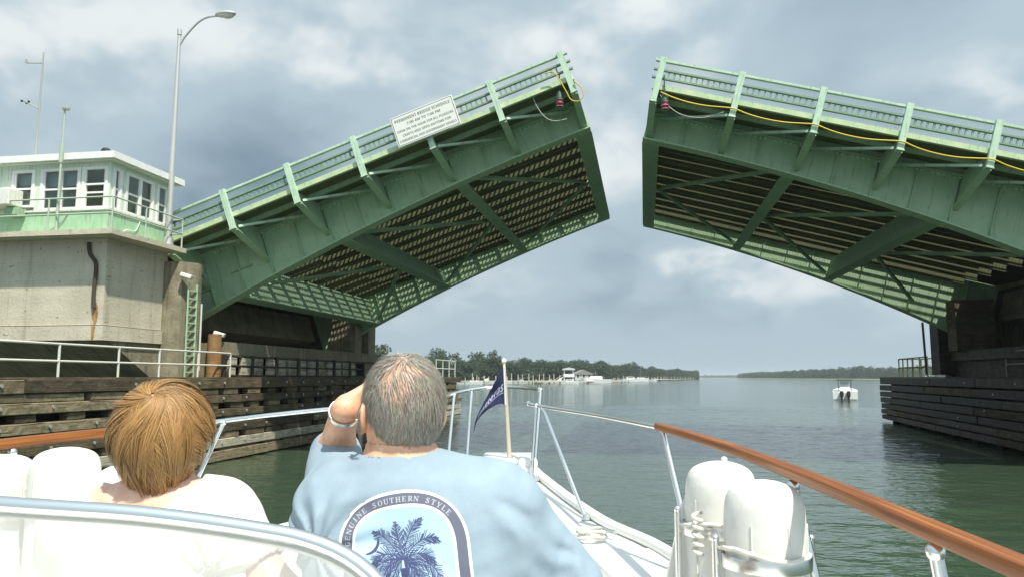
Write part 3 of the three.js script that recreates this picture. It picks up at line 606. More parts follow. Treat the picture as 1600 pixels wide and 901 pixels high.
// ---------------------------------------------------------------- control house
{
  const t = thing('control_house', 'small pale green bridge control house with white windows and flat roof', 'control house', [-14.0, 6.30, -18.0]);
  // own axes: x to the channel (0 = channel wall), z away negative (0 = front wall)
  const W = 5.2, D = 2.62, SILL = 0.62, HEAD = 1.95;
  part('lower_wall', [boxLH(-W, 0, 0, SILL, -0.1, 0), boxLH(-0.1, 0, 0, SILL, -D, -0.1), boxLH(-W, -0.1, 0, SILL, -D, -D + 0.1)], M.houseGreen, t);
  part('floor', boxLH(-W, -0.1, 0.002, 0.05, -D + 0.1, -0.1), M.roomDark, t);
  part('sill', [boxLH(-W, 0.05, SILL, SILL + 0.05, -0.12, 0.05), boxLH(-0.12, 0.05, SILL, SILL + 0.05, -D - 0.02, -0.12)], M.whiteDirty, t);
  part('frieze', [boxLH(-W, 0, HEAD - 0.14, HEAD + 0.02, -0.1, 0), boxLH(-0.1, 0, HEAD - 0.14, HEAD + 0.02, -D, -0.1), boxLH(-W, -0.1, 0.62, HEAD, -D, -D + 0.1)], M.housePale, t);
  part('ceiling', boxLH(-W, -0.1, HEAD - 0.06, HEAD, -D + 0.1, -0.1), M.whiteDirty, t);
  const pier = (x0, x1, z0, z1) => part('wall_panel', boxLH(x0, x1, SILL + 0.05, HEAD - 0.14, z0, z1), M.housePale, t);
  const win = (x0, x1, y0, y1, side, sash, openLow) => { // side 0: front, 1: channel side
    const at = (a, b, c, d, o0, o1) => side ? boxLH(o0, o1, c, d, -b, -a) : boxLH(a, b, c, d, o0, o1);
    const f = part('window', [at(x0, x0 + 0.07, y0, y1, -0.08, 0.03), at(x1 - 0.07, x1, y0, y1, -0.08, 0.03), at(x0 + 0.07, x1 - 0.07, y1 - 0.07, y1, -0.08, 0.03), at(x0 + 0.07, x1 - 0.07, y0, y0 + 0.06, -0.08, 0.03)], M.white, t);
    const n = sash, w = (x1 - x0 - 0.14) / n;
    for (let i = 0; i < n; i++) {
      const a = x0 + 0.07 + i * w, b = a + w, m = (y0 + y1) / 2 + (openLow ? 0.1 : 0);
      if (i) part('mullion', at(a - 0.045, a + 0.045, y0 + 0.06, y1 - 0.07, -0.075, 0.035), M.white, f);
      part('sash', [at(a, b, m - 0.025, m + 0.025, -0.05, 0.01), at(a, a + 0.05, y0 + 0.06, y1 - 0.07, -0.05, 0.008), at(b - 0.05, b, y0 + 0.06, y1 - 0.07, -0.05, 0.008)].concat(openLow ? [at(a, b, m - 0.24, m - 0.19, -0.075, -0.052)] : []), M.white, f);
      part('pane', at(a + 0.05, b - 0.05, m + 0.025, y1 - 0.07, -0.03, -0.024), M.glassDark, f);
      if (!openLow) part('pane', at(a + 0.05, b - 0.05, y0 + 0.06, m - 0.025, -0.03, -0.024), M.glassDark, f);
    }
    if (!side && i2++ < 2) part('blind', at(x0 + 0.07, x1 - 0.07, (y0 + y1) / 2 + 0.12, y1 - 0.08, -0.16, -0.15), M.siding, f);
  };
  let i2 = 0;
  const Y0 = SILL + 0.05, Y1 = HEAD - 0.14;
  // front wall
  pier(-W, -3.02, -0.1, 0); win(-3.0, -2.28, Y0 + 0.1, Y1, 0, 1, false); pier(-2.28, -2.1, -0.1, 0); win(-2.1, -0.88, Y0, Y1, 0, 2, false); pier(-0.88, -0.84, -0.1, 0); win(-0.84, -0.06, Y0, Y1, 0, 1, true); pier(-0.06, 0, -0.1, 0);
  // channel wall
  win(0.10, 0.46, Y0, Y1, 1, 1, false); pier(-0.1, 0, -0.62, -0.46); win(0.62, 1.86, Y0, Y1, 1, 2, false); pier(-0.1, 0, -2.0, -1.86); win(2.0, 2.52, Y0, Y1, 1, 1, false); pier(-0.1, 0, -D, -2.52);
  const rf = part('roof', [boxLH(-W + 0.9, 0.28, HEAD + 0.02, HEAD + 0.2, -D - 0.3, 0.28), boxLH(-W - 0.1, -W + 0.88, HEAD - 0.2, HEAD - 0.02, -D - 0.1, 0.6)], M.white, t);
  part('soffit', boxLH(-W + 0.95, 0.2, HEAD + 0.0, HEAD + 0.018, -D - 0.2, 0.2), M.housePale, t);
  part('siren', [rod([-0.35, HEAD + 0.2, -0.2], [-0.35, HEAD + 0.32, -0.2], 0.03), new THREE.SphereGeometry(0.11, 14, 10).scale(1.15, 0.8, 1).translate(-0.35, HEAD + 0.36, -0.2)], M.black, rf);
  part('red_beacon', [new THREE.CylinderGeometry(0.07, 0.09, 0.13, 14).translate(-0.1, HEAD + 0.27, -1.9)], std({ color: new THREE.Color().setRGB(0.7, 0.1, 0.08), roughness: 0.4 }), rf);
  part('cable', tube([[-2.0, 0.05, 0.02], [-1.7, 0.12, 0.03], [-1.35, 0.34, 0.03], [-1.2, 0.56, 0.02]], 0.012, 30, 6), M.cableGrey, t);
  part('cable', tube([[0.02, 0.04, -0.5], [0.03, 0.2, -0.7], [0.03, 0.26, -1.1], [0.03, 0.5, -1.25], [0.02, 0.6, -1.3]], 0.012, 40, 6), M.white, t);
  // air conditioner in the side bay
  const ac = part('air_conditioner', [rbox(0.78, 0.46, 0.5, 0.03, -2.98, 0.98, 0.28)], M.whiteDirty, t);
  part('grille', boxLH(-3.26, -2.98, 0.84, 1.14, 0.532, 0.536), M.black, ac);
  for (let i = 0; i < 5; i++) part('slat', boxLH(-3.25, -2.99, 0.86 + i * 0.058, 0.88 + i * 0.058, 0.537, 0.55), M.siding, ac);
  part('bracket', [boxLH(-2.9, -2.5, 0.5, 0.72, 0.02, 0.3)], M.greenDark, ac);
}
function railing(label, posts, h, rails, r, mat, cat = 'railing') {
  const t = thing('pipe_railing', label, cat, [0, 0, 0]);
  for (const f of rails) for (let i = 0; i < posts.length - 1; i++) part('rail', rod([posts[i][0], posts[i][1] + f * h, posts[i][2]], [posts[i + 1][0], posts[i + 1][1] + f * h, posts[i + 1][2]], r), mat, t);
  for (const p of posts) part('post', rod(p, [p[0], p[1] + h, p[2]], r * 1.1), mat, t);
  return t;
}
M.railGreen = std({ color: new THREE.Color().setRGB(0.42, 0.5, 0.4), roughness: 0.5 });
railing('pale green pipe railing round the control house slab', [[-19, 6.3, -17.53], [-17.2, 6.3, -17.53], [-15.4, 6.3, -17.53], [-13.52, 6.3, -17.53], [-13.52, 6.3, -18.9], [-13.52, 6.3, -20.6], [-14.2, 6.3, -20.7]], 0.86, [1, 0.5], 0.022, M.railGreen);
M.railWhite = std({ color: new THREE.Color().setRGB(0.62, 0.62, 0.55), roughness: 0.5 });
{ // lamp post on the slab corner
  const t = thing('street_lamp', 'tall grey street lamp beside the control house', 'street lamp', [-13.66, 6.30, -20.15]);
  part('pole', [rod([0, 0, 0], [0.02, 6.55, 0], 0.095, 0.05, 16), rod([0, 0, 0], [0, 0.25, 0], 0.15, 0.13, 12)], M.galv, t);
  part('arm', [tube([[0.02, 6.1, 0], [0.2, 6.4, -0.02], [0.62, 6.86, -0.06], [0.85, 6.99, -0.1], [1.15, 7.02, -0.12]], 0.032, 40, 8), rod([0.02, 6.45, 0], [0.02, 6.62, 0], 0.07)], M.galv, t);
  const h = new THREE.SphereGeometry(1, 20, 12).scale(0.34, 0.085, 0.16).translate(1.42, 7.06, -0.14);
  part('lamp_head', h, M.galv, t);
  part('lens', new THREE.SphereGeometry(1, 18, 10).scale(0.2, 0.085, 0.12).translate(1.5, 7.01, -0.14), std({ color: new THREE.Color().setRGB(0.55, 0.56, 0.52), roughness: 0.3 }), t);
}
{ // wind instruments
  const t = thing('weather_mast', 'thin mast with two wind instruments on the control house roof', 'mast', [-16.8, 8.2, -18.5]);
  part('mast', rod([0, -0.2, 0], [0.03, 3.52, 0], 0.03, 0.018, 8), M.cableGrey, t);
  part('arm', rod([0.03, 3.2, 0], [-0.5, 3.24, 0], 0.018), M.cableGrey, t);
  part('wind_vane', [rod([-0.5, 3.24, 0], [-0.5, 3.34, 0], 0.012), boxLH(-0.56, -0.5, 3.3, 3.36, -0.004, 0.004), bar([-0.56, 3.26, 0], [-0.44, 3.26, 0], 0.03)], M.cableGrey, t);
  part('arm', rod([0.0, 1.85, 0], [-0.44, 2.08, 0], 0.02), M.cableGrey, t);
  part('cup_wheel', [0, 1, 2].flatMap((k) => { const a = k * 2.09; return [rod([-0.44, 2.08, 0], [-0.44 + 0.1 * Math.cos(a), 2.08, 0.1 * Math.sin(a)], 0.006), ball(0.035, -0.44 + 0.1 * Math.cos(a), 2.08, 0.1 * Math.sin(a), 8, 6)]; }), M.black, t);
}
{
  const t = thing('camera_pole', 'green pole with a small floodlight on top before the control house', 'pole', [-15.2, 6.3, -17.6]);
  part('pole', [rod([0, 0, 0], [0.02, 3.3, 0], 0.035, 0.025, 8), rod([0, 1.85, 0], [0.01, 2.35, 0], 0.055)], M.railGreen, t);
  part('lamp_head', [rbox(0.16, 0.11, 0.14, 0.03, 0.06, 3.34, 0), bar([-0.1, 3.38, 0], [0.0, 3.36, 0], 0.02)], M.cableGrey, t);
}
// ---- things at the pier corner
{
  const t = thing('pier_ladder', 'green steel ladder on the rounded corner of the left pier', 'ladder', [-13.22, 2.5, -20.86]);
  part('rail', boxLH(-0.02, 0.02, 0, 2.75, 0.24, 0.28), M.houseGreen, t); part('rail', boxLH(-0.02, 0.02, 0, 2.75, -0.2, -0.16), M.houseGreen, t);
  for (let i = 0; i < 11; i++) part('rung', boxLH(-0.016, 0.016, 0.12 + i * 0.24, 0.165 + i * 0.24, -0.16, 0.24), M.green, t);
  part('backing_plate', boxLH(-0.1, -0.06, 0.9, 2.7, -0.5, -0.18), M.houseGreen, t);
  part('handrail', rod([0.02, 0.2, -0.42], [0.02, 2.2, -0.42], 0.03), M.railWhite, t);
}
function flood(label, p, turn) {
  const t = thing('floodlight', label, 'floodlight', p, turn);
  part('housing', rbox(0.34, 0.13, 0.2, 0.03).rotateZ(-0.3), M.whiteDirty, t);
  part('lens', boxLH(-0.14, 0.14, -0.075, -0.066, -0.08, 0.08).rotateZ(-0.3), M.glassDark, t);
  part('bracket', [rod([-0.1, -0.02, 0], [-0.16, -0.2, 0], 0.015)], M.galv, t);
}
flood('white floodlight on the rounded corner of the left pier above the ladder', [-13.25, 5.45, -20.5], 0.3);
flood('white floodlight on top of the brown timber pile', [-13.0, 3.82, -22.0], 0.2);
solo('timber_pile', uvBox(new THREE.CylinderGeometry(0.2, 0.24, 2.2, 18).translate(-12.98, 2.7, -21.72)), std({ map: timberTex(0x7a5836, 0x9b7a52, 0x6a5a3a, 33), roughness: 0.95 }), 'brown round timber pile at the pier corner beside the ladder', 'pile');

// ---------------------------------------------------------------- timber fenders
function rough(w, h, d, r) { // a sawn baulk with worn, uneven edges
  const g = new RoundedBoxGeometry(w, h, d, 1, Math.min(w, h, d) * 0.09), p = g.attributes.position;
  const tilt = (r() - 0.5) * 0.014, bow = (r() - 0.5) * 0.03;
  for (let i = 0; i < p.count; i++) { const z = p.getZ(i) / d; p.setXYZ(i, p.getX(i) + bow * (0.25 - z * z) + (r() - 0.5) * 0.003, p.getY(i) + tilt * z * 2, p.getZ(i)); }
  return g;
}
{
  const r = rng(2024), t = thing('timber_fender', 'weathered timber fender wall of stacked baulks in front of the left pier', 'fender wall', [-12.36, 0, 0]);
  const rows = [[2.16, 2.45], [1.74, 1.97], [1.33, 1.56], [0.88, 1.12], [0.42, 0.68], [0.04, 0.34]], shapes = {};
  const plank = (len, h, th, x, y, z, mats) => {
    const key = [len.toFixed(1), h.toFixed(2), r() < 0.5].join(), g = shapes[key] ??= uvBox(rough(th, h, len, r), 1, r() * 7, r() * 7);
    const m = part('plank', g, mats[Math.floor(r() * mats.length)], t); m.position.set(x, y, z); return m;
  };
  rows.forEach(([y0, y1], k) => {
    let v = 3 - (k % 2) * 2.2;
    while (v < 50) { const len = [5.4, 6.3, 4.5][Math.floor(r() * 3)], l = Math.min(len, 51.6 + (k % 2) * 0.2 - v); plank(l - 0.03, y1 - y0, 0.28, -0.14 + (r() - 0.5) * 0.03, (y0 + y1) / 2, -(v + l / 2), k > 4 ? [M.timberPale, M.timber[4]] : k > 3 ? [M.timberPale, M.timber[4], M.timber[0]] : M.timber); v += l; }
    if (k === rows.length - 1) return;
    const g0 = rows[k + 1][1] + 0.01, g1 = y0 - 0.01;
    for (let b = 9.4 + r() * 0.6; b < 50.5; b += 1.35) { const len = [0.55, 0.8, 1.05, 1.2][Math.floor(r() * 4)]; plank(len, g1 - g0, 0.22, -0.15, (g0 + g1) / 2, -(b + (r() - 0.5) * 0.3), M.timber); }
  });
  for (let v = 4; v < 51.5; v += 2.7) part('pile', uvBox(new THREE.CylinderGeometry(0.17, 0.19, 3.5, 10).translate(-0.5, 0.6, -v)), M.timberWet[0], t);
  part('end_plank', boxLH(-2.2, -0.3, 2.16, 2.44, -51.75, -51.5), M.timber[0], t); part('end_plank', boxLH(-2.2, -0.3, 1.0, 1.3, -51.75, -51.5), M.timber[0], t);
  part('back_board', [boxLH(-0.78, -0.72, -0.5, 2.3, -51.4, -2)], M.timberWet[1], t);
  part('walkway', boxLH(-1.3, -0.02, 2.455, 2.5, -51.5, -2), M.timber[2], t);
  const bolts = [];
  for (let v = 5.1; v < 48; v += 1.35) rows.forEach(([y0, y1], k) => { if (k < 5 && r() < 0.75) bolts.push(new THREE.CylinderGeometry(0.032, 0.04, 0.03, 8).rotateZ(Math.PI / 2).translate(0.015, (y0 + y1) / 2 + 0.02, -v + (r() - 0.5) * 0.08)); });
  part('bolt', bolts, M.galv, t, 'stuff');
  // upper tier under the leaf: blocks between posts on the pier face
  for (let k = 0; k < 2; k++) for (let i = 0; i < 13; i++) { const m = part('plank', shapes['u' + (i % 3)] ??= uvBox(rough(0.14, 0.24, 0.44 + 0.1 * (i % 3), r), 1, r(), r()), M.timberPale, t); m.position.set(-0.5, 2.68 + k * 0.31, -(22.4 + i * 0.86 + r() * 0.15)); }
  for (const y of [2.51, 2.82, 3.13]) part('upper_beam', boxLH(-0.72, -0.46, y, y + 0.06, -34.5, -22), M.timberWet[1], t);
  for (let i = 0; i < 8; i++) part('upper_post', boxLH(-0.7, -0.4, 2.5, 3.2, -22.1 - i * 1.72, -21.98 - i * 1.72), M.timberWet[0], t);
}
railing('pale pipe railing along the timber walkway before the left pier', [9.2, 11.1, 13.05, 14.95, 16.9, 18.5, 20.3, 22.05].map((v) => [-12.62, 2.5, -v]), 0.72, [1, 0.48], 0.026, M.railWhite);
railing('pale pipe railing at the far end of the left timber walkway', [45.8, 47.4, 49, 50.6].map((v) => [-12.55, 2.5, -v]), 1.05, [1, 0.5], 0.028, M.railWhite);
{
  const r = rng(909), ang = Math.atan2(13.3 - 11.7, 22), t = thing('timber_fender', 'dark shaded timber fender wall of long baulks on the right of the channel', 'fender wall', [11.15, 0, -17.5], -ang);
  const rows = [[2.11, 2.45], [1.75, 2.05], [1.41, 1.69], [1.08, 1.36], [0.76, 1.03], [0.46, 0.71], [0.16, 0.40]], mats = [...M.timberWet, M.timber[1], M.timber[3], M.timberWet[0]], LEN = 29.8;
  rows.forEach(([y0, y1], k) => {
    let v = -6 - r() * 2;
    while (v < LEN - 1) { const len = 5.5 + 2.5 * r(), end = v + len > LEN - 2 ? LEN + (r() - 0.3) * 0.24 : v + len; const m = part('plank', uvBox(rough(0.3, y1 - y0, end - v - 0.03, r), 1, r() * 9, r() * 9), mats[Math.floor(r() * mats.length)], t); m.position.set(0.15 + (r() - 0.5) * 0.05, (y0 + y1) / 2, -(v + end) / 2); v = end; }
  });
  for (let v = 0; v < LEN; v += 2.6) part('pile', uvBox(new THREE.CylinderGeometry(0.17, 0.19, 3.6, 10).translate(0.5, 0.6, -v)), M.timberWet[1], t);
  part('back_board', boxLH(0.72, 0.8, -0.5, 2.3, -LEN + 0.5, 6), M.timberWet[0], t);
  part('walkway', boxLH(0.02, 2.2, 2.455, 2.5, -LEN, 6), M.timber[3], t);
  for (const [y0, y1] of rows) part('end_plank', boxLH(0.31, 2.3, y0 + 0.02, y1 - 0.02, -LEN + 0.02, -LEN + 0.3), M.timber[1], t);
  part('bolt', [[0.9, 16], [0.55, 16.2], [1.3, 13], [1.9, 9], [1.9, 12], [1.2, 6], [2.28, 5], [2.28, 10], [2.28, 15], [2.28, 20]].map(([y, v]) => new THREE.CylinderGeometry(0.032, 0.04, 0.03, 8).rotateZ(Math.PI / 2).translate(-0.02, y, -v)), M.galv, t, 'stuff');
  const e = (v, x = 1.0) => t.localToWorld(V(x, 2.5, -v)).toArray();
  t.updateMatrixWorld(true);
  railing('dark pipe railing round the far end of the right timber fender', [e(LEN - 6), e(LEN - 4.6), e(LEN - 3.3), e(LEN - 2.2), e(LEN - 1.2), e(LEN - 0.3), e(LEN - 0.3, 1.7), e(LEN - 0.3, 2.15), e(LEN - 1.5, 2.15), e(LEN - 3, 2.15)], 1.0, [1, 0.52], 0.035, M.steelDark);
  railing('faint pipe railing along the right timber walkway under the leaf', [2, 4.5, 7, 9.5, 12, 14.5].map((v) => e(v, 1.3)), 0.95, [1, 0.5], 0.024, M.cableGrey);
}
// ---------------------------------------------------------------- the boat we ride on
// Own axes of the boat: x right, y up from the water, -z ahead (turned by YAW to the channel). P(x, y, ahead).
const P = (x, y, d) => [x, y, -d];
M.teak = phys({
  map: dataTex(512, (u, v) => { const g = fbm(u * 2.5, v * 60, 3, 5), w = fbm(u * 4, v * 8, 7, 3); return mix3(hex(0x6a340c), hex(0xa66628), clamp(0.5 + g * 1.2 + w * 0.9, 0, 1)); }, true, 0.6),
  roughness: 0.5, clearcoat: 0.25, clearcoatRoughness: 0.3,
});
M.fender = std({ map: dataTex(256, (u, v) => mix3(mix3(hex(0xdcdcd6), hex(0xe6e6e2), clamp(0.5 + fbm(u * 8, v * 8, 3, 4), 0, 1)), hex(0xb4b3a6), clamp((fbm(u * 60, v * 9, 9, 4) - 0.2) * 2, 0, 0.14))), color: new THREE.Color(0.96, 0.96, 0.95), roughness: 0.55, bumpMap: noiseBump, bumpScale: 0.0012 });
M.ropeWhite = std({ color: new THREE.Color().setRGB(0.72, 0.7, 0.63), roughness: 0.9 });
M.acrylic = phys({ color: new THREE.Color().setRGB(0.9, 0.9, 0.86), roughness: 0.12, transmission: 0.72, thickness: 0, ior: 1.49 });
// section swept along a curve, its width kept level
function sweep(pts, profile, n = 60) {
  const c = curveOf(pts), pos = [], idx = [], m = profile.length, uv = [], len = c.getLength();
  for (let i = 0; i <= n; i++) {
    const p = c.getPointAt(i / n), t = c.getTangentAt(i / n), side = V(-t.z, 0, t.x).normalize(), up = side.clone().cross(t).normalize();
    profile.forEach(([a, b], k) => { pos.push(p.x + side.x * a + up.x * b, p.y + side.y * a + up.y * b, p.z + side.z * a + up.z * b); uv.push(len * i / n, k * 0.05); });
  }
  for (let i = 0; i < n; i++) for (let k = 0; k < m; k++) { const a = i * m + k, b = i * m + (k + 1) % m, c2 = a + m, d = b + m; idx.push(a, c2, b, b, c2, d); }
  for (let k = 1; k < m - 1; k++) idx.push(0, k, k + 1, n * m, n * m + k + 1, n * m + k);
  const g = new THREE.BufferGeometry();
  g.setAttribute('position', new THREE.Float32BufferAttribute(pos, 3)); g.setAttribute('uv', new THREE.Float32BufferAttribute(uv, 2));
  g.setIndex(idx); g.computeVertexNormals();
  return g;
}
const oval = (w, h, n = 14, e = 0.7) => Array.from({ length: n }, (_, i) => { const a = i / n * 2 * Math.PI, c = Math.cos(a), s = Math.sin(a); return [w / 2 * Math.sign(c) * Math.abs(c) ** e, h / 2 * Math.sign(s) * Math.abs(s) ** e]; });
{
  const t = thing('own_boat', 'white boat in the foreground seen from aboard, with chrome bow rails and teak handrails', 'boat', [0, 0, 0], YAW);
  // sheer line, starboard from aft to the bow and back down the port side: x, y, ahead
  const star = [[1.12, 1.48, -2], [1.12, 1.49, 1], [1.06, 1.50, 2.6], [0.93, 1.515, 3.8], [0.79, 1.525, 4.6], [0.60, 1.53, 5.2], [0.40, 1.60, 5.8], [0.22, 1.68, 6.4], [0.10, 1.72, 6.9]];
  const port = [[-0.18, 1.71, 7.15], [-0.6, 1.60, 6.85], [-1.12, 1.47, 6.3], [-1.66, 1.40, 5.6], [-2.2, 1.38, 4.85], [-2.62, 1.38, 4.0], [-2.85, 1.40, 2.8], [-2.95, 1.42, 1], [-2.95, 1.42, -2]];
  const line = curveOf([...star, [-0.02, 1.735, 7.2], ...port].map((p) => P(...p))), n = 120, pos = [], idx = [];
  const keel = (p) => V(lerp(p.x, -0.9 + 0.9 * clamp((-p.z + 2) / 9.2, 0, 1), 0.42), -0.35, p.z * 0.93 + 0.25);
  for (let i = 0; i <= n; i++) { const p = line.getPointAt(i / n), k = keel(p); for (const f of [0, 0.03, 0.06, 0.35, 0.7, 1]) { const q = p.clone().lerp(k, f); if (f === 0.03) q.x += Math.sign(p.x + 0.8) * 0.03; const b = Math.sin(f * Math.PI) * 0.06; pos.push(q.x + Math.sign(p.x + 0.8) * b, q.y, q.z); } }
  for (let i = 0; i < n; i++) for (let k = 0; k < 5; k++) { const a = i * 6 + k, b = a + 6; idx.push(a, b, a + 1, b, b + 1, a + 1); }
  const hg = new THREE.BufferGeometry(); hg.setAttribute('position', new THREE.Float32BufferAttribute(pos, 3)); hg.setIndex(idx); hg.computeVertexNormals();
  M.gelSheet = M.gel.clone(); M.gelSheet.side = THREE.DoubleSide;
  part('hull', uvBox(hg), M.gelSheet, t);
  const ring = []; for (let i = 0; i <= n; i++) ring.push(line.getPointAt(i / n));
  // decks: the foredeck right across, then side decks back along the sitting well
  const half = (side) => { const a = ring.filter((_, i) => (side > 0 ? i <= n * 0.5 : i >= n * 0.5)).map((p) => [-p.z, p.x, p.y]).sort((p, q) => p[0] - q[0]); return (d) => { for (let i = 0; i < a.length - 1; i++) if (a[i + 1][0] >= d) { const f = clamp((d - a[i][0]) / Math.max(1e-6, a[i + 1][0] - a[i][0]), 0, 1); return [lerp(a[i][1], a[i + 1][1], f), lerp(a[i][2], a[i + 1][2], f)]; } const l = a[a.length - 1]; return [l[1], l[2]]; }; };
  const sb = half(1), pb = half(-1);
  const sheet = (d0, d1, xs, flip) => { const pp = [], ii = [], nd = 40, m = xs(d0).length; for (let i = 0; i <= nd; i++) { const d = lerp(d0, d1, i / nd); for (const [x, y] of xs(d)) pp.push(x, y, -d); } for (let i = 0; i < nd; i++) for (let k = 0; k < m - 1; k++) { const q = i * m + k, w = q + m; ii.push(q, q + 1, w, w, q + 1, w + 1); } const g = new THREE.BufferGeometry(); g.setAttribute('position', new THREE.Float32BufferAttribute(pp, 3)); g.setIndex(ii); g.computeVertexNormals(); return uvBox(g); };
  const WELL = 4.5, across = (d) => { const [x0, y0] = pb(d), [x1, y1] = sb(d); return Array.from({ length: 13 }, (_, k) => { const f = k / 12; return [lerp(x0, x1, f), lerp(y0, y1, f) + 0.05 * Math.sin(Math.PI * f) * Math.min(1, (x1 - x0) / 1.5)]; }); };
  part('foredeck', sheet(WELL, 7.19, across), M.gelSheet, t);
  for (const [edge, s] of [[sb, -1], [pb, 1]]) part('side_deck', sheet(-2, WELL, (d) => { const [x, y] = edge(d); return [[x, y], [x + s * 0.03, y + 0.012], [x + s * 0.12, y + 0.006], [x + s * 0.4, y + 0.012], [x + s * 0.42, y - 0.01], [x + s * 0.42, 1.1]]; }), M.gelSheet, t);
  { const q = across(WELL); const g = poly([[q[0][0] + 0.42, 1.1], ...q.filter(([x]) => x > q[0][0] + 0.42 && x < q[12][0] - 0.42), [q[12][0] - 0.42, 1.1]], 0.03, -WELL - 0.001); part('well_bulkhead', g, M.gel, t); }
  part('deck_hatch', [rbox(0.6, 0.05, 0.6, 0.02, -0.72, 1.515, -5.15, 2)], M.gel, t);
  part('toe_rail', sweep(ring.filter((_, i) => i % 4 === 0).map((p) => [p.x, p.y + 0.03, p.z]), oval(0.07, 0.06, 10), 110), M.gel, t);
  part('cockpit_floor', boxLH(-2.6, 0.75, 1.06, 1.12, -4.5, 2), M.gel, t);
  part('bench', [rbox(1.9, 0.42, 0.62, 0.05, -0.75, 1.36, -2.0, 3), rbox(1.9, 0.34, 0.12, 0.05, -0.75, 1.72, -1.62, 3)], M.gel, t);
  part('dashboard', [rbox(2.1, 0.5, 0.5, 0.06, -1.3, 1.66, -1.05, 3)], M.gel, t);
  part('pulpit_platform', rbox(0.5, 0.09, 1.3, 0.04, -0.03, 1.735, -6.9, 3), M.gel, t);
  part('windlass_cover', rbox(0.16, 0.10, 0.3, 0.04, 0.13, 1.80, -6.45, 3), M.gel, t);
  // rails
  const R = (name, pts, r, seg = 60) => part(name, tube(pts.map((p) => P(...p)), r, seg, 10), M.chrome, t);
  R('bow_rail', [[-2.0, 2.2, 5.13], [-1.736, 2.228, 5.55], [-1.381, 2.258, 5.95], [-0.9, 2.29, 6.52], [-0.626, 2.315, 6.9], [-0.545, 2.345, 7.1], [-0.38, 2.383, 7.3], [-0.214, 2.4, 7.4], [-0.03, 2.406, 7.35], [0.145, 2.401, 7.0], [0.235, 2.394, 6.6]], 0.0165, 120);
  R('bow_rail', [[0.135, 2.287, 6.32], [0.155, 2.281, 6.28], [0.253, 2.268, 6.1], [0.557, 2.248, 5.2], [0.795, 2.232, 4.15]], 0.0165, 60);
  part('rail_end', ball(0.021, 0.235, 2.394, -6.6), M.chrome, t);
  part('rail_end', ball(0.02, 0.135, 2.287, -6.32), M.chrome, t);
  const st = (a, b, r = 0.0145) => part('stanchion', [rod(P(...a), P(...b), r, r, 10), rod(P(b[0], b[1], b[2]), P(b[0], b[1] + 0.035, b[2]), 0.03, 0.022, 10), ball(r * 1.35, ...P(...a), 10, 8)], M.chrome, t);
  st([-0.527, 2.335, 7.08], [-0.57, 1.70, 6.9]); st([-0.38, 2.375, 7.3], [-0.412, 1.71, 7.1]);
  st([0.243, 2.39, 6.58], [0.18, 1.70, 6.4]); st([0.194, 2.275, 6.2], [0.155, 1.70, 6.2]); st([0.243, 2.262, 6.12], [0.50, 1.545, 5.32]);
  st([0.80, 2.225, 4.13], [0.90, 1.535, 3.85]); st([-1.93, 2.195, 5.2], [-2.17, 1.39, 4.9]); st([-2.61, 2.11, 4.08], [-2.6, 1.40, 3.95], 0.018);
  st([0.895, 2.155, 2.5], [1.0, 1.51, 2.42], 0.016); st([0.915, 2.125, 1.71], [0.975, 1.50, 1.66], 0.016);
  part('rail_bracket', rod(P(0.185, 1.70, 6.3), P(0.17, 1.66, 6.28), 0.05, 0.04, 10), M.chrome, t);
  const prof = oval(0.058, 0.038, 20, 0.45);
  part('teak_handrail', sweep([[0.792, 2.236, 4.18], [0.879, 2.216, 3.25], [0.905, 2.196, 2.52], [0.914, 2.182, 2.12], [0.917, 2.172, 1.88], [0.924, 2.162, 1.63], [0.934, 2.152, 1.43], [0.95, 2.14, 1.0], [0.97, 2.13, 0.2], [0.98, 2.12, -1.5]].map((p) => P(...p)), prof, 90), M.teak, t);
  part('teak_handrail', sweep([[-2.9, 2.10, -1], [-2.88, 2.12, 1.5], [-2.82, 2.135, 2.9], [-2.642, 2.155, 4.03], [-2.5, 2.166, 4.5], [-2.3, 2.178, 4.84], [-1.99, 2.2, 5.14]].map((p) => P(...p)), oval(0.06, 0.054, 20, 0.45), 80), M.teak, t);
  // windscreen: clear acrylic in a bent chrome frame
  const rim = [[-1.7, 2.372, 1.19], [-1.2, 2.349, 1.17], [-0.748, 2.316, 1.15], [-0.532, 2.301, 1.15], [-0.372, 2.28, 1.15], [-0.307, 2.268, 1.15], [-0.251, 2.249, 1.147], [-0.212, 2.226, 1.142], [-0.18, 2.196, 1.135], [-0.15, 2.14, 1.125], [-0.13, 2.06, 1.11], [-0.12, 1.92, 1.085]];
  R('windscreen_frame', rim, 0.0115, 90);
  part('windscreen_frame', tube(rim.map(([x, y, d]) => P(x - 0.004, y - 0.017 - 0.004 * clamp((x + 0.5) * 4, 0, 1), d + 0.012)), 0.0045, 90, 6), M.galv, t);
  const cr = curveOf(rim.map((p) => P(...p))), wp = [], wi = [], wn = 60;
  for (let i = 0; i <= wn; i++) { const p = cr.getPointAt(i / wn); for (let k = 0; k <= 4; k++) { const f = k / 4; wp.push(p.x, lerp(p.y, 1.86, f), p.z + lerp(0, 0.12, f)); } }
  for (let i = 0; i < wn; i++) for (let k = 0; k < 4; k++) { const a = i * 5 + k, b = a + 5; wi.push(a, a + 1, b, b, a + 1, b + 1); }
  const wg = new THREE.BufferGeometry(); wg.setAttribute('position', new THREE.Float32BufferAttribute(wp, 3)); wg.setIndex(wi); wg.computeVertexNormals();
  part('windscreen', wg, M.acrylic, t);
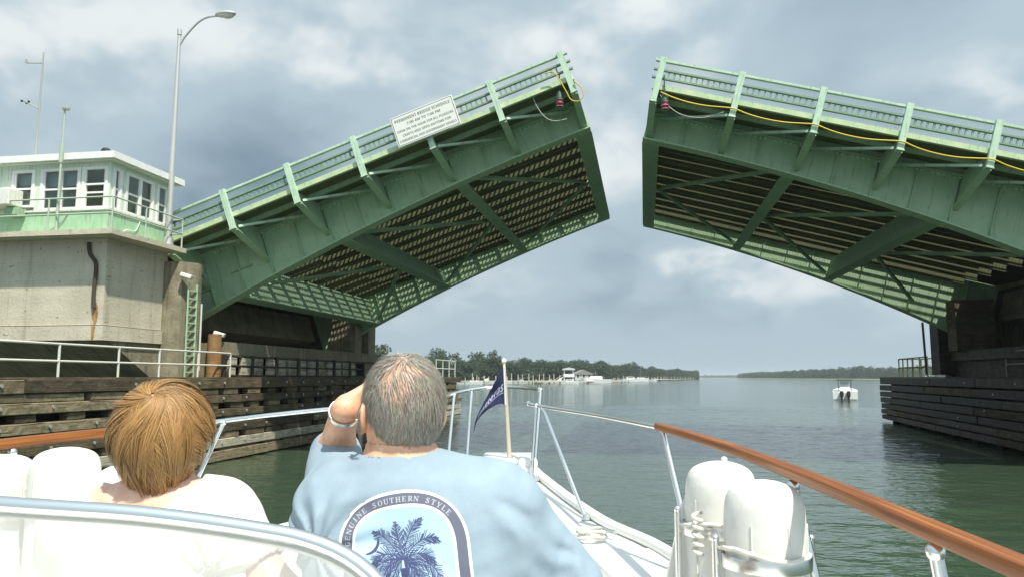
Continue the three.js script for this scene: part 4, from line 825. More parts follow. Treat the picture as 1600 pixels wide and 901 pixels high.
  // deck fittings by the starboard bow
  part('cleat', [rod(P(0.44, 1.575, 5.05), P(0.62, 1.57, 4.75), 0.014), rod(P(0.49, 1.53, 4.98), P(0.49, 1.575, 4.98), 0.014), rod(P(0.57, 1.53, 4.84), P(0.57, 1.575, 4.84), 0.014)], M.chrome, t);
  const rp = []; for (let i = 0; i < 60; i++) { const a = i * 0.52; rp.push([0.47 + 0.075 * Math.cos(a) + 0.02 * Math.sin(a * 2.3), 1.545 + 0.0009 * i + 0.006 * Math.sin(a * 3), -(4.72 + 0.085 * Math.sin(a))]); }
  part('rope_coil', tube(rp, 0.0085, 300, 6), M.ropeWhite, t);
  // fender holders
  M.chromeSheet = Object.assign(M.chrome.clone(), { side: THREE.DoubleSide });
  const hoop = (x, y, z, r, h) => new THREE.LatheGeometry([[r + 0.005, -h / 2], [r + 0.012, -h / 2], [r + 0.012, h / 2], [r + 0.005, h / 2], [r + 0.005, -h / 2]].map((q) => new THREE.Vector2(...q)), 44).translate(x, y, z);
  const holder = (x, z, top, r) => {
    const h = part('fender_holder', hoop(x, top - 0.06, -z, r, 0.04), M.chromeSheet, t);
    part('lower_hoop', hoop(x, 1.62, -z, r, 0.03), M.chromeSheet, h);
    for (const s of [-1, 1]) part('upright', [rod([x + s * (r + 0.024), 1.5, -z - 0.02], [x + s * (r + 0.024), top, -z - 0.02], 0.012, 0.012, 10), ball(0.0135, x + s * (r + 0.024), top, -z - 0.02, 10, 8)], M.chrome, h);
  };
  holder(0.80, 2.5, 1.99, 0.128); holder(0.745, 2.8, 2.03, 0.128); holder(-1.91, 3.35, 2.02, 0.14); holder(-2.2, 3.4, 1.98, 0.13);
  part('spray_panel', poly([[0.50, 1.5], [0.66, 1.5], [0.655, 2.07], [0.63, 2.04]].map(([x, y]) => [x, y]), 0.02, -2.92), M.gel, t);
}
// ---- fenders standing in their holders
function fender(label, x, d, y1, r, knob, turn = 0) {
  const t = thing('fender', label, 'fender', [x * Math.cos(YAW) - d * Math.sin(YAW), 1.5, -(d * Math.cos(YAW) + x * Math.sin(YAW))], YAW + turn, 'white fenders stowed along the rails');
  const h = y1 - 1.5, prof = [[0.001, 0.02], [r * 0.7, 0.03], [r * 0.96, 0.09], [r * 0.98, h * 0.5], [r, h - 0.20], [r * 0.99, h - 0.115], [r * 0.95, h - 0.072], [r * 0.86, h - 0.042], [r * 0.68, h - 0.022], [r * 0.4, h - 0.009], [r * 0.16, h - 0.004], [0.001, h - 0.003]];
  part('body', new THREE.LatheGeometry(new THREE.SplineCurve(prof.map((p) => new THREE.Vector2(...p))).getPoints(60), 56), M.fender, t);
  part('moulded_rib', Array.from({ length: 7 }, (_, i) => { const a = i * 0.9 + 0.4; return rod([Math.cos(a) * r * 0.985, 0.14, Math.sin(a) * r * 0.985], [Math.cos(a) * r * 0.992, h - 0.13, Math.sin(a) * r * 0.992], 0.0042, 0.0042, 6); }), M.fender, t);
  if (knob) part('knob', new THREE.SphereGeometry(0.012, 14, 10).scale(1, 0.9, 1).translate(0.02, h + 0.001, 0), M.fender, t);
  part('line', [tube(Array.from({ length: 24 }, (_, i) => { const a = -1.2 + i * 0.16, k = r + 0.013 + 0.004 * Math.sin(i * 2); return [k * Math.cos(a + 1.9), h - 0.215 - 0.012 * Math.sin(i * 0.4), k * Math.sin(a + 1.9)]; }), 0.0075, 80, 6)], M.ropeWhite, t);
  return t;
}
fender('largest white fender in a chrome banded holder by the starboard rail', 0.80, 2.5, 2.178, 0.126, false);
fender('white fender with a knob on top just ahead of the largest one', 0.745, 2.8, 2.205, 0.126, true, 0.5);
fender('white fender with a seam standing left of the woman by the port rail', -1.91, 3.35, 2.205, 0.138, false, 0.2);
fender('white fender cut by the left edge of the photo', -2.21, 3.4, 2.17, 0.128, false, 0.9);
fender('small white fender peeking out beside the hair of the woman', -1.70, 3.4, 2.125, 0.10, false, 1.4);
{ // rope with knots at the holder
  const pts = []; for (let i = 0; i < 40; i++) { const a = i * 0.8; pts.push(P(0.625 + 0.014 * Math.cos(a), 2.045 - 0.0035 * i, 2.66 + 0.014 * Math.sin(a))); }
  const o = solo('fender_line', tube(pts, 0.0075, 240, 6), M.ropeWhite, 'knotted white line tied at the holder of the starboard fenders', 'rope');
  o.rotation.y = YAW;
}
// ---- flagstaff and pennant on the bow
{
  const b = chart(-0.02, 1.74, 7.0), t = thing('flagstaff', 'pale varnished flagstaff with white ball on the bow of the boat', 'flagpole', b, YAW);
  M.staff = phys({ color: new THREE.Color().setRGB(0.52, 0.47, 0.36), roughness: 0.4, clearcoat: 0.4 });
  part('staff', rod([0, 0, 0], [-0.053, 0.89, 0], 0.021, 0.014, 14), M.staff, t);
  part('ball', ball(0.024, -0.054, 0.905, 0), M.gel, t);
  part('socket', rod([0, 0, 0], [-0.003, 0.05, 0], 0.032, 0.03, 12), M.chrome, t);
}
{
  const cv = document.createElement('canvas'); cv.width = 512; cv.height = 256;
  const c = cv.getContext('2d');
  c.fillStyle = '#1b2144'; c.fillRect(0, 0, 512, 256);
  c.fillStyle = '#a2a7bd'; c.font = 'italic bold 92px sans-serif'; c.textBaseline = 'middle'; c.textAlign = 'center';
  c.save(); c.translate(300, 128); c.scale(0.92, 1); c.fillText('Hatteras', 0, 4); c.restore();
  c.fillStyle = '#c9cbc4'; c.fillRect(494, 0, 18, 256);
  c.strokeStyle = '#a2a7bd'; c.lineWidth = 6; c.beginPath(); c.moveTo(110, 186); c.lineTo(480, 176); c.stroke();
  const tx = new THREE.CanvasTexture(cv); tx.colorSpace = THREE.SRGBColorSpace;
  // triangular cloth hanging from the staff in loose folds; u runs from the hoist to the point
  const n = 28, m = 10, pos = [], uv = [], idx = [];
  const topE = curveOf([[-0.068, 2.625, 0], [-0.115, 2.53, 0.02], [-0.20, 2.37, 0.03], [-0.272, 2.24, 0.015], [-0.325, 2.12, 0.0], [-0.345, 2.01, 0.0]]), botE = curveOf([[-0.052, 2.25, 0], [-0.105, 2.262, 0.03], [-0.175, 2.235, 0.0], [-0.24, 2.19, 0.03], [-0.31, 2.11, 0.01], [-0.343, 2.0, 0.0]]);
  for (let i = 0; i <= n; i++) for (let j = 0; j <= m; j++) { const f = j / m, p = topE.getPointAt(i / n).lerp(botE.getPointAt(i / n), f); p.z += 0.022 * Math.sin(f * 5 + i * 0.3) * Math.sin(Math.PI * Math.min(1, i / n + 0.1)); pos.push(...p.toArray()); uv.push(1 - i / n, 1 - f); }
  for (let i = 0; i < n; i++) for (let j = 0; j < m; j++) { const a = i * (m + 1) + j, b = a + m + 1; idx.push(a, a + 1, b, b, a + 1, b + 1); }
  const g = new THREE.BufferGeometry(); g.setAttribute('position', new THREE.Float32BufferAttribute(pos, 3)); g.setAttribute('uv', new THREE.Float32BufferAttribute(uv, 2)); g.setIndex(idx); g.computeVertexNormals();
  const o = solo('pennant', g, std({ map: tx, roughness: 0.85, side: THREE.DoubleSide }), 'dark navy triangular pennant with pale lettering hanging from the bow flagstaff', 'flag');
  o.position.set(...chart(0, 0, 6.97)); o.rotation.y = YAW;
}
// ---------------------------------------------------------------- people
// Bodies are meshed from a distance field by surface nets: one continuous surface each.
function surfaceNets(f, lo, hi, cell) {
  const n = lo.map((l, i) => Math.ceil((hi[i] - l) / cell) + 1), [nx, ny, nz] = n, val = new Float32Array(nx * ny * nz), at = (i, j, k) => (k * ny + j) * nx + i;
  for (let k = 0; k < nz; k++) for (let j = 0; j < ny; j++) for (let i = 0; i < nx; i++) val[at(i, j, k)] = f(lo[0] + i * cell, lo[1] + j * cell, lo[2] + k * cell);
  const vert = new Int32Array(nx * ny * nz).fill(-1), pos = [], idx = [];
  for (let k = 0; k < nz - 1; k++) for (let j = 0; j < ny - 1; j++) for (let i = 0; i < nx - 1; i++) {
    let cnt = 0, sx = 0, sy = 0, sz = 0;
    const c = [];
    for (let q = 0; q < 8; q++) c.push(val[at(i + (q & 1), j + (q >> 1 & 1), k + (q >> 2))]);
    for (const [a, b] of [[0, 1], [2, 3], [4, 5], [6, 7], [0, 2], [1, 3], [4, 6], [5, 7], [0, 4], [1, 5], [2, 6], [3, 7]]) {
      if ((c[a] < 0) === (c[b] < 0)) continue;
      const t = c[a] / (c[a] - c[b]);
      sx += lerp(a & 1, b & 1, t); sy += lerp(a >> 1 & 1, b >> 1 & 1, t); sz += lerp(a >> 2, b >> 2, t); cnt++;
    }
    if (cnt) { vert[at(i, j, k)] = pos.length / 3; pos.push(lo[0] + (i + sx / cnt) * cell, lo[1] + (j + sy / cnt) * cell, lo[2] + (k + sz / cnt) * cell); }
  }
  const quad = (a, b, c, d, flip) => { if (a < 0 || b < 0 || c < 0 || d < 0) return; flip ? idx.push(a, c, b, a, d, c) : idx.push(a, b, c, a, c, d); };
  for (let k = 1; k < nz - 1; k++) for (let j = 1; j < ny - 1; j++) for (let i = 1; i < nx - 1; i++) {
    const s = val[at(i, j, k)] < 0;
    if (s !== val[at(i + 1, j, k)] < 0) quad(vert[at(i, j - 1, k - 1)], vert[at(i, j, k - 1)], vert[at(i, j, k)], vert[at(i, j - 1, k)], !s);
    if (s !== val[at(i, j + 1, k)] < 0) quad(vert[at(i - 1, j, k - 1)], vert[at(i - 1, j, k)], vert[at(i, j, k)], vert[at(i, j, k - 1)], !s);
    if (s !== val[at(i, j, k + 1)] < 0) quad(vert[at(i - 1, j - 1, k)], vert[at(i, j - 1, k)], vert[at(i, j, k)], vert[at(i - 1, j, k)], !s);
  }
  const g = new THREE.BufferGeometry(), nor = new Float32Array(pos.length), e = cell * 0.5, uv = new Float32Array(pos.length / 3 * 2);
  for (let i = 0; i < pos.length; i += 3) {
    const [x, y, z] = [pos[i], pos[i + 1], pos[i + 2]], gx = f(x + e, y, z) - f(x - e, y, z), gy = f(x, y + e, z) - f(x, y - e, z), gz = f(x, y, z + e) - f(x, y, z - e), L = Math.hypot(gx, gy, gz) || 1;
    nor[i] = gx / L; nor[i + 1] = gy / L; nor[i + 2] = gz / L; uv[i / 3 * 2] = x; uv[i / 3 * 2 + 1] = y;
  }
  g.setAttribute('position', new THREE.Float32BufferAttribute(pos, 3)); g.setAttribute('normal', new THREE.BufferAttribute(nor, 3)); g.setAttribute('uv', new THREE.BufferAttribute(uv, 2));
  g.setIndex(idx);
  return g;
}
// tapered capsule, ellipsoid, smooth union
function cap(a, b, ra, rb) {
  const bx = b[0] - a[0], by = b[1] - a[1], bz = b[2] - a[2], L = bx * bx + by * by + bz * bz;
  return (x, y, z) => { const px = x - a[0], py = y - a[1], pz = z - a[2], t = clamp((px * bx + py * by + pz * bz) / L, 0, 1); return Math.hypot(px - bx * t, py - by * t, pz - bz * t) - (ra + (rb - ra) * t); };
}
function ell(c, r) { return (x, y, z) => { const a = (x - c[0]) / r[0], b = (y - c[1]) / r[1], d = (z - c[2]) / r[2], k0 = Math.hypot(a, b, d), k1 = Math.hypot(a / r[0], b / r[1], d / r[2]); return k1 < 1e-9 ? -Math.min(...r) : k0 * (k0 - 1) / k1; }; }
const smin = (a, b, k) => { const h = Math.max(k - Math.abs(a - b), 0) / k; return Math.min(a, b) - h * h * k * 0.25; };
function union(k, list) { return (x, y, z) => { let d = list[0](x, y, z); for (let i = 1; i < list.length; i++) { const e = list[i](x, y, z); d = e - d > k ? d : d - e > k ? e : smin(d, e, k); } return d; }; }
function joinGeo(list) { return mergeGeometries(list.map((g) => { const o = g.index ? g.toNonIndexed() : g; return o; })); }
// a head about its own centre, face towards -z: skull, jaw, nose, brow, lips, ears
function headField(k = 1) {
  const s = (a) => a.map((x) => x * k);
  const main = union(0.03 * k, [ell(s([0, 0.025, 0.012]), s([0.078, 0.098, 0.096])), ell(s([0, -0.045, -0.03]), s([0.058, 0.075, 0.066])), cap(s([0, -0.095, -0.062]), s([0, -0.085, -0.05]), 0.022 * k, 0.026 * k)]);
  const feat = union(0.012 * k, [main, cap(s([0, 0.012, -0.094]), s([0, -0.03, -0.112]), 0.008 * k, 0.013 * k), cap(s([-0.05, 0.028, -0.078]), s([0.05, 0.028, -0.078]), 0.011 * k, 0.011 * k), cap(s([-0.022, -0.066, -0.092]), s([0.022, -0.066, -0.092]), 0.008 * k, 0.008 * k)]);
  const ear = (sx) => { const o = ell(s([sx * 0.084, -0.014, 0.006]), s([0.011, 0.036, 0.023])), i = ell(s([sx * 0.096, -0.008, 0.001]), s([0.008, 0.022, 0.013])); return (x, y, z) => Math.max(o(x - sx * 0.45 * (z - 0.0), y, z), -i(x - sx * 0.45 * z, y, z)); };
  const el = ear(-1), er = ear(1), eyes = [ell(s([-0.032, 0.008, -0.097]), s([0.016, 0.011, 0.016])), ell(s([0.032, 0.008, -0.097]), s([0.016, 0.011, 0.016]))];
  return (x, y, z) => { let d = feat(x, y, z); for (const e of eyes) d = Math.max(d, -e(x, y, z)); return smin(smin(d, el(x, y, z), 0.012 * k), er(x, y, z), 0.012 * k); };
}
function handField(wrist, palmDir, side, normal, curl, k = 1) { // fingers from the palm's end; side = towards the thumb, normal = out of the back of the hand
  const W = V(...wrist), D = V(...palmDir).normalize(), S = V(...side).normalize(), Nn = V(...normal).normalize(), list = [], at = (d, s, n) => W.clone().addScaledVector(D, d * k).addScaledVector(S, s * k).addScaledVector(Nn, n * k).toArray();
  for (const s of [-0.03, -0.01, 0.01, 0.03]) list.push(cap(at(0.012, s * 0.75, 0), at(0.088, s, 0), 0.014 * k, 0.012 * k));
  const palm = union(0.022 * k, list), fingers = [];
  [[0.033, 0.072, 0], [0.011, 0.082, 0.1], [-0.011, 0.076, 0.15], [-0.033, 0.058, 0.2]].forEach(([s, L, extra]) => {
    let p = [0.088, s, 0], a = curl * 0.5;
    const j = [p];
    for (const f of [0.44, 0.32, 0.24]) { a += 0; p = [p[0] + Math.cos(a) * L * f, p[1] * 1.03, p[2] - Math.sin(a) * L * f]; j.push(p); a += curl + extra * 0.4; }
    const q = j.map((w) => at(...w));
    fingers.push(union(0.004, [cap(q[0], q[1], 0.0095 * k, 0.0088 * k), cap(q[1], q[2], 0.0088 * k, 0.0082 * k), cap(q[2], q[3], 0.0082 * k, 0.0068 * k)]));
  });
  fingers.push(union(0.006, [cap(at(0.02, 0.028, -0.006), at(0.05, 0.056, -0.018), 0.013 * k, 0.0105 * k), cap(at(0.05, 0.056, -0.018), at(0.082, 0.066, -0.03), 0.0105 * k, 0.0085 * k)]));
  return (x, y, z) => { let d = palm(x, y, z); for (const f of fingers) d = smin(d, f(x, y, z), 0.007); return d; };
}
const skinTex = (a, b, c) => dataTex(256, (u, v) => mix3(mix3(hex(a), hex(b), clamp(0.5 + fbm(u * 9, v * 9, 3, 4) * 1.3, 0, 1)), hex(c), clamp((fbm(u * 30, v * 30, 8, 3) - 0.12) * 2, 0, 0.4)), true, 3);
function skinMat(a, b, c) { return phys({ map: skinTex(a, b, c), roughness: 0.5, sheen: 0.2, sheenRoughness: 0.5, sheenColor: new THREE.Color(0.9, 0.6, 0.5), bumpMap: noiseBump, bumpScale: 0.0008 }); }
// ribbons of hair: each a path with a width, its shading taken from the head beneath
function hairGeo(strands) {
  const pos = [], nor = [], col = [], idx = [];
  for (const { path, w, tone, n0 } of strands) {
    const base = pos.length / 3, m = path.length;
    for (let i = 0; i < m; i++) {
      const p = path[i], q = path[Math.min(m - 1, i + 1)], o = path[Math.max(0, i - 1)], t = V(q[0] - o[0], q[1] - o[1], q[2] - o[2]).normalize(), n = V(...n0(p)).normalize(), b = t.clone().cross(n).normalize(), h = w * (i === m - 1 ? 0.15 : 1 - 0.45 * (i / m));
      const k = tone.map((c) => c * (1 + 0.0 * i));
      for (const s of [-1, 1]) { pos.push(p[0] + b.x * h * s, p[1] + b.y * h * s, p[2] + b.z * h * s); const nn = n.clone().addScaledVector(b, s * 0.75).normalize(); nor.push(nn.x, nn.y, nn.z); col.push(...k); }
      if (i) { const a = base + i * 2; idx.push(a - 2, a - 1, a, a - 1, a + 1, a); }
    }
  }
  const g = new THREE.BufferGeometry();
  g.setAttribute('position', new THREE.Float32BufferAttribute(pos, 3)); g.setAttribute('normal', new THREE.Float32BufferAttribute(nor, 3)); g.setAttribute('color', new THREE.Float32BufferAttribute(col, 3)); g.setIndex(idx);
  return g;
}
function hairMesh(name, g, parent, rough) {
  const m = new THREE.Mesh(g, phys({ vertexColors: true, roughness: rough, side: THREE.DoubleSide, sheen: 0.3, sheenRoughness: 0.4, sheenColor: new THREE.Color(0.6, 0.5, 0.35) }));
  m.name = name; m.castShadow = m.receiveShadow = true; parent.add(m); return m;
}
const boatPlace = (x, y, d) => chart(x, y, d);

// ---- the man: seated, back to us, left forearm raised with the hand at the brow
{
  const t = thing('person', 'grey haired man in pale blue printed t-shirt seated with left hand raised to his brow', 'person', boatPlace(-0.2, 1.62, 1.72), YAW);
  const HC = [-0.047, 0.807, 0.0], turn = -0.52, tilt = 0.22, hf = headField(1.01);
  const head = (x, y, z) => { let a = x - HC[0], b = y - HC[1], c = z - HC[2]; [a, c] = [a * Math.cos(turn) + c * Math.sin(turn), -a * Math.sin(turn) + c * Math.cos(turn)];[b, c] = [b * Math.cos(tilt) + c * Math.sin(tilt), -b * Math.sin(tilt) + c * Math.cos(tilt)]; return hf(a, b, c); };
  const LS = [-0.182, 0.595, -0.02], LE = [-0.25, 0.685, -0.27], LW = [-0.19, 0.805, -0.09], RS = [0.17, 0.585, -0.01], RE = [0.385, 0.345, -0.07], RW = [0.25, 0.2, -0.36];
  const own = (p) => { let a = p[0] - HC[0], b = p[1] - HC[1], c = p[2] - HC[2]; [a, c] = [a * Math.cos(turn) + c * Math.sin(turn), -a * Math.sin(turn) + c * Math.cos(turn)];[b, c] = [b * Math.cos(tilt) + c * Math.sin(tilt), -b * Math.sin(tilt) + c * Math.cos(tilt)]; return [a, b, c]; };
  const torso = union(0.10, [cap([-0.10, 0.12, 0], [-0.10, 0.46, 0.0], 0.165, 0.135), cap([0.10, 0.12, 0], [0.09, 0.46, 0.0], 0.165, 0.135), cap([-0.14, 0.58, 0], [0.13, 0.585, 0], 0.072, 0.075), cap([-0.045, 0.64, 0.01], [-0.17, 0.585, -0.01], 0.06, 0.07), cap([-0.045, 0.64, 0.01], [0.16, 0.595, 0], 0.06, 0.07), cap([-0.02, 0.1, -0.08], [-0.02, 0.35, -0.06], 0.17, 0.15)]);
  const neck = cap([-0.04, 0.60, 0.0], [-0.045, 0.77, 0.0], 0.073, 0.066);
  const armL = union(0.05, [cap(LS, LE, 0.058, 0.044), cap(LE, LW, 0.047, 0.031)]), armR = union(0.05, [cap(RS, RE, 0.07, 0.05), cap(RE, RW, 0.05, 0.034)]);
  const legs = union(0.08, [cap([-0.11, 0.03, -0.05], [-0.16, 0.0, -0.5], 0.1, 0.07), cap([-0.16, 0.0, -0.5], [-0.16, -0.42, -0.52], 0.065, 0.045), cap([0.11, 0.03, -0.05], [0.18, 0.0, -0.5], 0.1, 0.07), cap([0.18, 0.0, -0.5], [0.18, -0.42, -0.52], 0.065, 0.045), cap([-0.16, -0.46, -0.5], [-0.17, -0.46, -0.66], 0.04, 0.035), cap([0.18, -0.46, -0.5], [0.2, -0.46, -0.66], 0.04, 0.035)]);
  const bodyF = union(0.05, [torso, neck, armL, armR, legs]);
  const handL = handField(LW, [0.62, 0.34, -0.5], [0.35, -0.85, -0.3], [-0.55, 0.3, 0.7], 0.45, 0.88), handR = handField(RW, [-0.4, -0.1, -0.9], [-0.9, 0, 0.4], [0, 1, 0], 0.35, 1);
  const skinM = skinMat(0xd9a283, 0xe8b99a, 0xc77f66);
  const body = joinGeo([
    surfaceNets((x, y, z) => smin(bodyF(x, y, z), head(x, y, z), 0.03), [-0.36, -0.52, -0.74], [0.5, 0.74, 0.24], 0.0125),
    surfaceNets((x, y, z) => Math.max(smin(smin(head(x, y, z), neck(x, y, z), 0.03), torso(x, y, z), 0.04), 0.70 - y), [HC[0] - 0.13, 0.69, -0.17], [HC[0] + 0.13, HC[1] + 0.15, 0.16], 0.0034),
    surfaceNets((x, y, z) => smin(armL(x, y, z), handL(x, y, z), 0.012), [-0.29, 0.70, -0.31], [0.0, 0.97, -0.02], 0.0034),
    surfaceNets((x, y, z) => smin(armR(x, y, z), handR(x, y, z), 0.012), [0.06, 0.1, -0.6], [0.34, 0.3, -0.3], 0.0042),
  ]);
  part('body', body, skinM, t);
  for (const s of [-1, 1]) { const e = part('eye', new THREE.SphereGeometry(0.0125, 14, 10).translate(HC[0] + s * 0.035 - 0.016, HC[1] + 0.015, -0.094), std({ color: new THREE.Color().setRGB(0.7, 0.7, 0.68), roughness: 0.2 }), t); void e; }
  // shirt
  const hem = 0.02, sleeveL = cap(LS, lerp3(LS, LE, 1.0), 0.082, 0.066), sleeveR = cap(RS, lerp3(RS, RE, 0.72), 0.088, 0.085), shirtBase = union(0.055, [(x, y, z) => torso(x, y, z) - 0.013, sleeveL, sleeveR]);
  const openL = cap(lerp3(LS, LE, 0.84), lerp3(LS, LE, 1.5), 0.053, 0.052), openR = cap(lerp3(RS, RE, 0.66), lerp3(RS, RE, 1.2), 0.056, 0.056), neckHole = cap([-0.05, 0.64, -0.01], [-0.045, 0.9, 0.01], 0.077, 0.095), up = [LS[0] - LE[0], LS[1] - LE[1], LS[2] - LE[2]], uL = Math.hypot(...up);
  const crease = (x, y, x0, y0, x1, y1, amp, wd) => { const dx = x1 - x0, dy = y1 - y0, L = dx * dx + dy * dy, t = ((x - x0) * dx + (y - y0) * dy) / L, e = Math.max(0, Math.abs(t - 0.5) - 0.5), u = ((x - x0) * dy - (y - y0) * dx) / Math.sqrt(L) + 0.006 * Math.sin(t * 5); return amp * 0.62 * Math.exp(-((u / wd) ** 2) - (e * 5) ** 2); };
  const fold = (x, y, z) => {
    // folds fan out from both armpits and hang down the right side
    const a1 = Math.atan2(y - 0.53, x + 0.2), d1 = Math.hypot(x + 0.2, y - 0.53), w = fbm(x * 5, y * 5, z * 5, 3);
    return 0.0045 * Math.sin(a1 * 11 + w * 6) * Math.exp(-((d1 - 0.07) ** 2) / 0.006) + crease(x, y, 0.19, 0.615, 0.29, 0.52, 0.009, 0.014) - crease(x, y, 0.205, 0.57, 0.25, 0.46, 0.008, 0.016) + crease(x, y, 0.30, 0.49, 0.24, 0.38, 0.01, 0.013) + crease(x, y, 0.15, 0.60, 0.20, 0.44, 0.005, 0.02) - crease(x, y, 0.33, 0.52, 0.36, 0.44, 0.006, 0.014) + crease(x, y, -0.22, 0.65, -0.13, 0.69, 0.006, 0.012) - crease(x, y, -0.2, 0.60, -0.1, 0.645, 0.005, 0.014) + 0.0026 * Math.sin((x * 0.8 + y * 0.75) * 70 + w * 9) * sstep(0.12, 0.3, x) + 0.005 * fbm(x * 7, y * 4, z * 5, 4) + 0.0011 * fbm(x * 24, y * 16, z * 20, 3) + 0.0025 * Math.sin((y * 1.0 + x * 0.35) * 60 + w * 10) * sstep(0.6, 0.35, y);
  };
  const sleeveCut = (x, y, z) => ((x - LE[0]) * up[0] + (y - LE[1]) * up[1] + (z - LE[2]) * up[2]) / uL;
  const shirtF = (x, y, z) => Math.max(shirtBase(x, y, z) + fold(x, y, z), -openL(x, y, z), -openR(x, y, z), -neckHole(x, y, z), hem - y, -(sleeveCut(x, y, z) + 0.015) - (x > -0.1 ? 1 : 0));
  const shirtG = surfaceNets(shirtF, [-0.36, 0.0, -0.4], [0.52, 0.76, 0.24], 0.0075);
  const weave = dataTex(512, (u, v) => 0.5 + 0.25 * Math.sin(u * 512 * 0.9) * Math.sin(v * 512 * 0.9) + fbm(u * 50, v * 50, 3, 3) * 0.5, false, 6);
  const clothTex = dataTex(256, (u, v) => mix3(hex(0x8a9dab), hex(0x99acb9), clamp(0.5 + fbm(u * 10, v * 10, 3, 5), 0, 1)), true, 2);
  part('shirt', shirtG, std({ map: clothTex, roughness: 0.9, bumpMap: weave, bumpScale: 0.0006 }), t);
  // print on the back
  const cv = document.createElement('canvas'); cv.width = 832; cv.height = 1024;
  const c = cv.getContext('2d'), PW = 0.268, PH = PW * 1024 / 832, PX = -0.147, PY = 0.655;
  const arch = (g) => { c.beginPath(); c.moveTo(g, 1030); c.lineTo(g, 330); c.bezierCurveTo(g, 130 + g * 0.4, 150 + g * 0.4, g, 400, g); c.bezierCurveTo(650 - g * 0.3, g, 832 - g, 150 + g * 0.4, 832 - g, 380); c.lineTo(832 - g, 1030); };
  c.fillStyle = '#ffffff'; c.clearRect(0, 0, 832, 1024);
  c.fillStyle = '#f2f4f4'; arch(8); c.fill();
  c.fillStyle = '#666a7b'; arch(26); c.fill();
  c.fillStyle = '#f2f4f4'; arch(92); c.fill();
  const sky = c.createLinearGradient(0, 120, 0, 1000); sky.addColorStop(0, '#a9c6dc'); sky.addColorStop(0.5, '#b4cfe0'); sky.addColorStop(0.75, '#dfe2cf'); sky.addColorStop(1, '#e9e3c2');
  c.fillStyle = sky; arch(110); c.fill();
  // lettering along the arch
  {
    const pt = (q) => { // half-way line of the band
      const g = 60, seg = [[[g, 330], [g, 130 + g * 0.4], [150 + g * 0.4, g], [400, g]], [[400, g], [650 - g * 0.3, g], [832 - g, 150 + g * 0.4], [832 - g, 380]]], k = q < 0.5 ? 0 : 1, s = (q - k * 0.5) * 2, m = 1 - s, [p0, p1, p2, p3] = seg[k];
      const f = (i) => m * m * m * p0[i] + 3 * m * m * s * p1[i] + 3 * m * s * s * p2[i] + s * s * s * p3[i], d = (i) => 3 * m * m * (p1[i] - p0[i]) + 6 * m * s * (p2[i] - p1[i]) + 3 * s * s * (p3[i] - p2[i]);
      return [f(0), f(1), Math.atan2(d(1), d(0))];
    };
    const word = 'GENUINE SOUTHERN STYLE', line = []; let len = 0, last = pt(0);
    for (let i = 0; i <= 400; i++) { const p = pt(i / 400); len += Math.hypot(p[0] - last[0], p[1] - last[1]); line.push([len, p]); last = p; }
    c.fillStyle = '#b4b8c0'; c.font = 'bold 44px serif'; c.textAlign = 'center'; c.textBaseline = 'middle';
    [...word].forEach((ch, i) => { const at = 40 + i * 38, p = (line.find((l) => l[0] >= at) ?? line[line.length - 1])[1]; c.save(); c.translate(p[0], p[1]); c.rotate(p[2]); c.fillText(ch, 0, 2); c.restore(); });
  }
  // moon, palm, shore
  c.strokeStyle = c.fillStyle = '#414a72'; c.lineCap = 'round';
  c.beginPath(); c.arc(196, 300, 66, -0.35, 1.9); c.arc(176, 282, 74, 1.5, -0.02, true); c.fill();
  const r = rng(12), cx0 = 400, cy0 = 420;
  c.beginPath(); c.moveTo(380, 470); c.bezierCurveTo(392, 640, 400, 800, 392, 1024); c.lineTo(446, 1024); c.bezierCurveTo(438, 800, 430, 640, 424, 470); c.fill();
  for (const [ex, ey, bx, by] of [[170, 590, 190, 380], [250, 640, 250, 430], [230, 230, 300, 260], [372, 190, 372, 270], [540, 190, 450, 220], [640, 350, 560, 250], [640, 620, 610, 420], [560, 690, 540, 450], [290, 720, 300, 500], [600, 480, 560, 360], [210, 430, 260, 330], [480, 650, 480, 480]]) {
    c.lineWidth = 5; c.beginPath(); c.moveTo(cx0, cy0); c.quadraticCurveTo(bx, by, ex, ey); c.stroke();
    for (let k = 1; k < 26; k++) { const q = k / 26, m = 1 - q, x = m * m * cx0 + 2 * m * q * bx + q * q * ex, y = m * m * cy0 + 2 * m * q * by + q * q * ey, tx = 2 * m * (bx - cx0) + 2 * q * (ex - bx), ty = 2 * m * (by - cy0) + 2 * q * (ey - by), L = Math.hypot(tx, ty), l = 46 * Math.sin(Math.PI * Math.min(1, q + 0.12)) + 14; for (const s of [-1, 1]) { c.lineWidth = 3 + r() * 3; c.beginPath(); c.moveTo(x, y); c.lineTo(x + (tx / L * 0.75 - ty / L * s * 0.7) * l * (0.7 + r() * 0.5), y + (ty / L * 0.75 + tx / L * s * 0.7) * l * (0.7 + r() * 0.5) + 7); c.stroke(); } }
  }
  c.strokeStyle = '#7f8aa6'; c.lineWidth = 3;
  for (let k = 0; k < 40; k++) { const x = 600 + r() * 110, y = 900 - r() * 60; c.beginPath(); c.moveTo(x, 1000); c.lineTo(x + (r() - 0.5) * 12, y); c.stroke(); }
  c.fillStyle = '#55618a'; c.beginPath(); c.ellipse(690, 985, 70, 14, 0, 0, 6.3); c.fill();
  // the print takes the weave of the cloth: mottled, a little worn
  { const im = c.getImageData(0, 0, 832, 1024), q = rng(5); for (let i = 0; i < im.data.length; i += 4) { const k = 0.94 + 0.1 * q(); for (let j = 0; j < 3; j++) im.data[i + j] = Math.min(255, im.data[i + j] * k); } c.putImageData(im, 0, 0); }
  const ptx = new THREE.CanvasTexture(cv); ptx.colorSpace = THREE.SRGBColorSpace;
